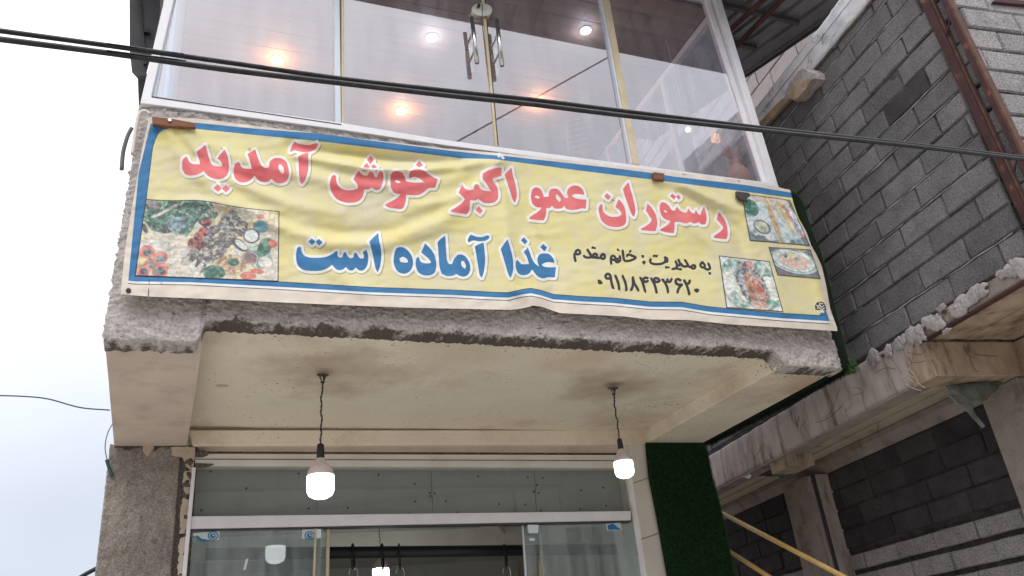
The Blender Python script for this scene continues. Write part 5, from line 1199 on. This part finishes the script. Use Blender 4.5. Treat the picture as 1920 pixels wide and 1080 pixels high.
bo = bpy.data.objects.new('banner_cloth', me); place(bo, banner)
print('banner tris', len(tri), 'blocks', nblk)
# --- printed food pictures, painted in code onto finely divided cloth
def paint(w_, h_, base, ops, seed):
    r = np.random.default_rng(seed); yy, xx = np.mgrid[0:h_, 0:w_]; u = xx / (w_ - 1); v = yy / (h_ - 1); asp = w_ / h_
    img = np.zeros((h_, w_, 3)) + np.array(base) / 255
    def vn(scale, sd):
        rr = np.random.default_rng(sd); g_ = rr.random((int(scale) + 3, int(scale * asp) + 3)); a = v * scale; b = u * scale * asp; i = a.astype(int); j = b.astype(int); fa = a - i; fb_ = b - j
        fa = fa * fa * (3 - 2 * fa); fb_ = fb_ * fb_ * (3 - 2 * fb_)
        return g_[i, j] * (1 - fa) * (1 - fb_) + g_[i + 1, j] * fa * (1 - fb_) + g_[i, j + 1] * (1 - fa) * fb_ + g_[i + 1, j + 1] * fa * fb_
    for k, op in enumerate(ops):
        kind = op[0]
        if kind == 'e':   # ellipse: cx cy rx ry angle colour noise_amount colour2 noise_scale edge
            _, cx_, cy_, rx_, ry2, an, c, na_, c2, ns = op[:10]; ca, sa = math.cos(an), math.sin(an)
            X = (u - cx_) * asp; Y = (v - cy_); a = (X * ca + Y * sa) / (rx_ * asp); b = (-X * sa + Y * ca) / ry2
            wob = .18 * (vn(14, seed * 7 + k) - .5) if na_ else 0
            d = np.sqrt(a * a + b * b) + wob; m_ = np.clip((1 - d) * 14, 0, 1)[..., None]
            n_ = np.clip((vn(ns, seed + k * 3) * .6 + vn(ns * 2.3, seed + k * 5 + 1) * .4 - .5) * 3 * (1 if na_ else .3) + .5, 0, 1)[..., None]
            cc = (np.array(c) * (1 - n_) + np.array(c2) * n_) / 255
            rim = np.clip(1 - abs(d - 1) * 16, 0, 1)[..., None] * .35
            img = img * (1 - m_) + cc * m_; img = img * (1 - rim * (1 if not na_ else .5))
        elif kind == 'n':
            _, ns, c, lo, hi = op; n_ = np.clip((vn(ns, seed + k) - lo) / (hi - lo), 0, 1)[..., None]; img = img * (1 - n_) + np.array(c) / 255 * n_
    img *= (1 + (r.random((h_, w_, 1)) - .5) * .16)
    n1 = vn(h_ / 4, seed + 99)[..., None]; img *= .86 + .28 * n1
    img = img * .62 + img.mean(2, keepdims=True) * .14 + np.array((.80, .78, .72)) * .24
    return np.clip(img, 0, 1)
def picture(corners, w_, h_, img, label, edges=None):
    """corners tl tr br bl in photo pixels on the cloth"""
    tl_, tr2, br_, bl_ = [np.array(c, float) for c in corners]; P = []
    for j in range(h_):
        for i in range(w_):
            u, v = i / (w_ - 1), j / (h_ - 1); p = tl_ * (1 - u) * (1 - v) + tr2 * u * (1 - v) + br_ * u * v + bl_ * (1 - u) * v
            if edges: p = p + edges(u, v)
            P.append(p)
    P = np.array(P); W = on_banner(P, .0025)
    F_ = [(j * w_ + i, j * w_ + i + 1, (j + 1) * w_ + i + 1, (j + 1) * w_ + i) for j in range(h_ - 1) for i in range(w_ - 1)]
    me = bpy.data.meshes.new('printed_picture'); me.from_pydata([tuple(v) for v in W], [], F_)
    at_ = me.color_attributes.new('Col', 'FLOAT_COLOR', 'POINT'); im = img.copy(); im[:2] = .18; im[-2:] = .18; im[:, :2] = .18; im[:, -2:] = .18
    l = np.where(im <= .04045, im / 12.92, ((im + .055) / 1.055) ** 2.4) * .92; a = np.ones((h_ * w_, 4)); a[:, :3] = l.reshape(-1, 3); at_.data.foreach_set('color', a.ravel())
    me.materials.append(M['photo']); me.shade_smooth(); o = bpy.data.objects.new('printed_picture', me); place(o, banner); o['label'] = label; return o
pr = random.Random(3)
G1, G2, DK, TOM, TAN, PALE = (88, 150, 126), (40, 84, 74), (70, 66, 84), (216, 92, 84), (206, 184, 148), (222, 214, 204)
ops = [('n', 5, (226, 206, 150), .45, .75)]
ops += [('e', .22, .10, .30, .16, .1, G1, 1, G2, 22), ('e', .10, .22, .14, .14, .4, G1, 1, G2, 22), ('e', .42, .14, .12, .14, 0, G1, 1, G2, 20), ('e', .07, .04, .085, .10, 0, (120, 100, 120), 0, (160, 140, 150), 6), ('e', .16, .36, .12, .07, .1, G1, 1, DK, 26),
        ('e', .27, .31, .10, .12, .5, (60, 70, 86), 1, (120, 160, 172), 14), ('e', .36, .30, .03, .18, .35, G1, 1, G2, 18), ('e', .15, .14, .12, .022, -.55, (214, 206, 200), 0, (190, 180, 170), 8), ('e', .52, .10, .11, .03, -.45, (222, 200, 170), 0, (190, 160, 130), 10),
        ('e', .10, .62, .12, .11, 0, (214, 206, 206), 1, (230, 222, 214), 12), ('e', .30, .72, .10, .14, 0, (220, 214, 212), 1, (228, 218, 196), 10)]
for k in range(70):
    x = pr.uniform(.0, .52); y = pr.uniform(.0, .42) * (1 - max(0, x - .3)); ops.append(('e', x, y, pr.uniform(.015, .05), pr.uniform(.012, .03), pr.uniform(-1.4, 1.4), pr.choice([G1, G2, (120, 166, 140), (60, 110, 96), (150, 176, 160)]), 1, pr.choice([G2, (160, 190, 170), DK]), 26))
ops += [('e', .16, .14, .12, .02, -.55, (214, 206, 200), 0, (190, 180, 170), 8), ('e', .27, .31, .07, .09, .5, (74, 84, 100), 1, (130, 170, 180), 18)]
for (x, y, r) in ((.06, .68, .055), (.16, .76, .055), (.05, .93, .05), (.17, .92, .06), (.10, .84, .045)): ops += [('e', x, y, r, r * 1.6, .2, TOM, 1, (236, 140, 120), 8), ('e', x + .005, y + .01, r * .55, r * .9, 0, DK, 1, (130, 160, 170), 16)]
ops += [('e', .12, .86, .012, .13, -.5, (150, 150, 150), 0, (120, 130, 130), 6)]
for k in range(46):
    u_ = k / 45; lane = k % 3; x = .70 - u_ * .30 + lane * .055 - .05 + pr.uniform(-.012, .012); y = .10 + u_ * .70 + lane * .05 + pr.uniform(-.03, .03); ops.append(('e', x, y, .034, .055, pr.uniform(-.6, .6), pr.choice([(178, 172, 160), (150, 156, 168), (196, 190, 172), (134, 128, 120)]), 1, (74, 70, 82), 30))
for (x, y) in ((.47, .27), (.45, .40), (.38, .55), (.44, .57), (.42, .46)): ops.append(('e', x, y, .036, .07, .5, TOM, 1, (64, 50, 62), 18))
for k in range(3): ops.append(('e', .38 + k * .055, .90, .018, .16, .42, (226, 222, 214), 0, (196, 190, 186), 6))
ops += [('e', .66, .80, .11, .14, -.2, (226, 190, 150), 1, (160, 116, 90), 34), ('e', .68, .76, .04, .05, 0, G1, 1, G2, 14), ('e', .55, .92, .08, .10, 0, G1, 1, G2, 22), ('e', .86, .66, .09, .18, -.4, G1, 1, (200, 214, 206), 18), ('e', .90, .52, .05, .14, .3, G1, 1, G2, 18),
        ('e', .86, .10, .03, .035, 0, (222, 110, 100), 0, (240, 150, 140), 5), ('e', .865, .24, .056, .085, 0, (74, 138, 170), 0, (90, 150, 178), 3), ('e', .80, .38, .060, .105, .2, (74, 78, 88), 0, (60, 60, 70), 5), ('e', .798, .38, .052, .09, .2, (198, 214, 216), 0, (222, 228, 226), 5), ('e', .72, .52, .07, .062, .7, (72, 68, 80), 0, (80, 76, 88), 4), ('e', .728, .515, .058, .042, .7, (222, 232, 232), 0, (210, 222, 222), 4),
        ('e', .955, .47, .034, .055, 0, (214, 84, 70), 0, (230, 110, 90), 4), ('e', .80, .69, .058, .09, 0, (170, 164, 172), 0, (180, 170, 176), 5), ('e', .80, .69, .046, .072, 0, (150, 112, 112), 1, (120, 84, 92), 30), ('e', .905, .74, .052, .08, 0, (236, 226, 214), 1, (214, 206, 200), 20), ('e', .85, .87, .048, .035, .1, (214, 76, 66), 0, (236, 120, 104), 6), ('e', .79, .94, .055, .06, 0, (212, 70, 60), 0, (236, 150, 130), 5)]
img1 = paint(250, 150, (216, 204, 186), ops, 11)
picture([(273, 373), (524, 396), (522, 527.5), (253, 517)], 250, 150, img1, 'printed picture of skewered kebabs, tomatoes and herbs on a board', lambda u, v: np.array([0, (1 - v) * (-7 * math.exp(-((u - .42) / .2) ** 2))]))
ops = [('e', .45, .42, .62, .56, .3, (178, 204, 214), 1, (214, 224, 228), 8), ('e', .5, .03, .5, .12, .15, (222, 190, 186), 1, (226, 214, 176), 26), ('e', .13, .28, .13, .18, 0, (80, 158, 134), 1, (34, 96, 84), 24),
       ('e', .5, .55, .045, .55, -.12, (214, 168, 106), 1, (196, 128, 70), 24), ('e', .60, .25, .045, .20, -.1, (222, 140, 130), 1, (230, 214, 190), 20), ('e', .75, .42, .05, .38, -.2, (228, 210, 130), 1, (200, 178, 110), 24),
       ('e', .26, .68, .15, .15, .2, (92, 104, 106), 0, (80, 90, 96), 4), ('e', .26, .67, .125, .125, .2, (226, 232, 206), 1, (150, 164, 130), 13)]
for k in range(9): ops.append(('e', .80 + .022 * k * .7 + pr.uniform(-.01, .02), .18 + .075 * k, .05, .05, .3, pr.choice([(226, 100, 100), (230, 120, 116), (60, 62, 84), (220, 84, 88)]), 1, (150, 180, 196), 12))
for k in range(5): ops.append(('e', .45 + .11 * k, .86 + .015 * k, .012, .13, -.15, (150, 196, 216), 0, (120, 170, 196), 4))
img2 = paint(120, 100, (96, 112, 130), ops, 21)
picture([(1390, 363), (1481, 375), (1519, 461), (1406, 451)], 120, 100, img2, 'printed picture of kebab platter with lemon, top right of banner', lambda u, v: np.array([(3.0 * math.sin(u * 3.1) * (1 - v)), 0]))
pp('dark_fold', [(1381, 358), (1404, 361), (1408, 366), (1397, 376), (1388, 373), (1382, 367)], PY(BY - .045), (0, .02, 0), mat('dark_brown_print', (.07, .055, .05, 1), rough=.8), banner, bevel=.003)
ops = [('e', .5, .45, .58, .46, .1, (164, 200, 206), 0, (214, 228, 228), 5), ('e', .5, .42, .50, .40, .1, (222, 232, 232), 0, (206, 222, 224), 5), ('e', .52, .45, .36, .28, .12, (218, 158, 142), 1, (236, 214, 204), 34), ('e', .45, .26, .13, .10, .1, (226, 214, 150), 0, (240, 236, 200), 6), ('e', .62, .36, .07, .08, .2, (70, 116, 124), 1, (200, 200, 190), 14), ('e', .33, .27, .06, .09, .2, (60, 100, 110), 1, (150, 170, 176), 14), ('e', .6, .02, .3, .07, .1, (88, 150, 130), 1, (222, 150, 140), 14)]
img3 = paint(90, 66, (108, 110, 122), ops, 31)
picture([(1441, 463), (1520, 468), (1539, 523), (1458, 516)], 90, 66, img3, 'printed picture of a white bowl of rice, right edge')
ops = [('e', .5, .5, .52, .56, 0, (206, 216, 212), 0, (224, 228, 224), 5), ('e', .28, .24, .24, .20, 0, (74, 150, 128), 1, (200, 214, 208), 16), ('e', .76, .28, .18, .24, 0, (70, 148, 130), 1, (196, 214, 210), 16), ('e', .30, .80, .18, .18, 0, (90, 160, 140), 1, (214, 220, 216), 16), ('e', .82, .78, .18, .16, 0, (78, 156, 136), 1, (220, 224, 220), 16)]
for k in range(7): ops.append(('e', .15 + .035 * k, .34 + .075 * k, .085, .055, 0, (236, 238, 228), 0, (222, 226, 216), 5))
for k in range(6): ops.append(('e', .86 + .01 * k, .36 + .075 * k, .085, .05, 0, (238, 238, 230), 0, (222, 226, 216), 5))
ops += [('e', .54, .50, .27, .44, -.15, (206, 184, 172), 1, (72, 70, 94), 22), ('e', .40, .45, .09, .30, -.2, (70, 90, 124), 1, (206, 200, 200), 20), ('e', .50, .55, .07, .30, -.1, (226, 140, 96), 1, (120, 90, 90), 22), ('e', .66, .62, .08, .25, -.2, (222, 160, 140), 1, (190, 70, 60), 24), ('e', .58, .10, .07, .06, 0, (216, 80, 84), 0, (240, 160, 150), 5), ('e', .60, .90, .15, .10, 0, (236, 214, 196), 1, (200, 150, 130), 20)]
img4 = paint(96, 96, (214, 218, 218), ops, 41)
picture([(1348, 479), (1443, 490), (1469, 585), (1362, 577)], 96, 96, img4, 'printed picture of grilled fish with lemon slices, bottom right')
ec = np.array([(241 + 5 * math.cos(a), 544.5 + 4.5 * math.sin(a)) for a in np.linspace(0, 2 * math.pi, 17)[:-1]]); eo = on_banner(ec, .004)
prism('eyelet', eo, (0, .003, 0), M['black'], banner)
tr0 = on_banner(np.array([(279.5, 524), (280.5, 524), (278.5, 556), (277.3, 556)]), .003); prism('torn_slit', tr0, (0, .002, 0), M['c_black'], banner)
# fastenings
wb = thing('wood_batten', 'short reddish wooden batten pinning the top left banner corner', 'batten', hit(325, 228, *PY(BY - .05)))
pp('batten_board', [(285, 218), (322, 222), (366, 230), (367, 239), (330, 237), (286, 233)], PY(BY - .04), (0, .022, 0), M['wood'], wb, bevel=.003)
c = hit(318, 226, *PY(BY - .043)); prism('screw', [c + Vector((.009 * math.cos(a), 0, .009 * math.sin(a))) for a in [i * math.pi / 5 for i in range(10)]], (0, -.006, 0), M['steel'], wb)
w2 = pp('wood_chip', [(1226, 322), (1246, 325), (1246, 338), (1227, 335)], PY(BY - .035), (0, .03, 0), M['wood'], None, bevel=.004); tag(w2, 'small orange brown wood piece on the banner top edge', 'wood piece')
w3 = thing('cable_clip', 'small white plate pinning the middle of the banner top', 'clip', hit(938, 293, *PY(BY - .04)))
pp('clip_plate', [(930, 290), (937, 285), (947, 297), (940, 301)], PY(BY - .04), (0, .006, 0), M['white_plastic'], w3, bevel=.002)
c = hit(939, 293, *PY(BY - .046)); prism('screw', [c + Vector((.005 * math.cos(a), 0, .008 * math.sin(a))) for a in [i * math.pi / 4 for i in range(8)]], (0, .004, 0), M['steel_dull'], w3)
rag = tube('cloth_tie', curve([hit(x, y, *PY(Y0 - .04)) for x, y in [(282, 214), (272, 208), (262, 212), (257, 228), (252, 260), (248, 290)]], 6), .009, M['c_cream'], None, 7)
tag(rag, 'twisted cream cloth strip tied at the top left corner of the concrete', 'cloth strip')

# ================================================================== CABLES AND WIRES
def cable(pts, plane, r, m, lab, cat='cable', name='power_cable', group=None, n=10, extra=True):
    P = [hit(x, y, *plane) for x, y in pts]
    if extra:
        P = [P[0] + (P[0] - P[1]).normalized() * 6] + P + [P[-1] + (P[-1] - P[-2]).normalized() * 6]
    o = tube(name, curve(P, 8), r, m, None, n); return tag(o, lab, cat, group)
CY = PY(2.2)
cable([(-20, 55), (200, 85), (413, 115), (640, 147.5), (840, 170), (1000, 187), (1177, 209), (1400, 236), (1497, 247), (1700, 269), (1940, 297)], CY, .0082, M['cable'], 'upper black power cable crossing in front of the upstairs windows', group='power cables')
cable([(-20, 71), (200, 99), (413, 129), (640, 156), (840, 179), (1000, 196), (1177, 217.5), (1400, 241.5), (1497, 252), (1700, 273), (1940, 301)], PY(2.185), .0092, M['cable'], 'lower thicker black power cable crossing in front of the upstairs windows', group='power cables')
cb = tube('overhead_wire', [Vector((3.26, -1, 8.47)).lerp(Vector((6.5, -1, 11.0)), u) for u in (-1.2, 0, 1, 3)], .013, M['cable'], None, 6)
tag(cb, 'thin dark wire whose slanting reflection shows in the upper glass', 'wire')
WP = PY(Y0 + .6)
cable([(-30, 741), (40, 743), (90, 748), (150, 764), (206, 769)], WP, .0035, M['wire_blue'], 'thin blue wire reaching the balcony from the left', 'wire', 'wire', n=6, extra=False)
WP = PY(YB - .03)
cable([(212, 793), (202, 812), (197, 838), (201, 864)], WP, .003, M['hose'], 'thin grey wire looping beside the left column top', 'wire', 'wire', n=6, extra=False)
cable([(200, 862), (204, 876), (211, 893)], PY(YB - .02), .010, M['green_sleeve'], 'short green sleeve at the end of the looped wire', 'sleeve', 'cable_sleeve', n=8, extra=False)
cable([(247, 240), (239, 256), (231, 285), (228, 318)], PY(Y0 + .05), .0105, M['hose'], 'grey hose sticking out beside the left end of the balcony', 'hose', 'hose', n=10, extra=False)
cable([(148, 1084), (165, 1074), (188, 1062)], PY(YB + .1), .013, M['cable'], 'dark cable meeting the left column near the bottom', 'cable', 'wall_cable', n=8, extra=False)
jb = pp('junction_box', [(193, 942), (203, 938), (201, 958), (193, 959)], PY(YB + .12), (0, .05, 0), M['white_plastic'], None, bevel=.006); tag(jb, 'small pale box on the outer side of the left column', 'junction box')
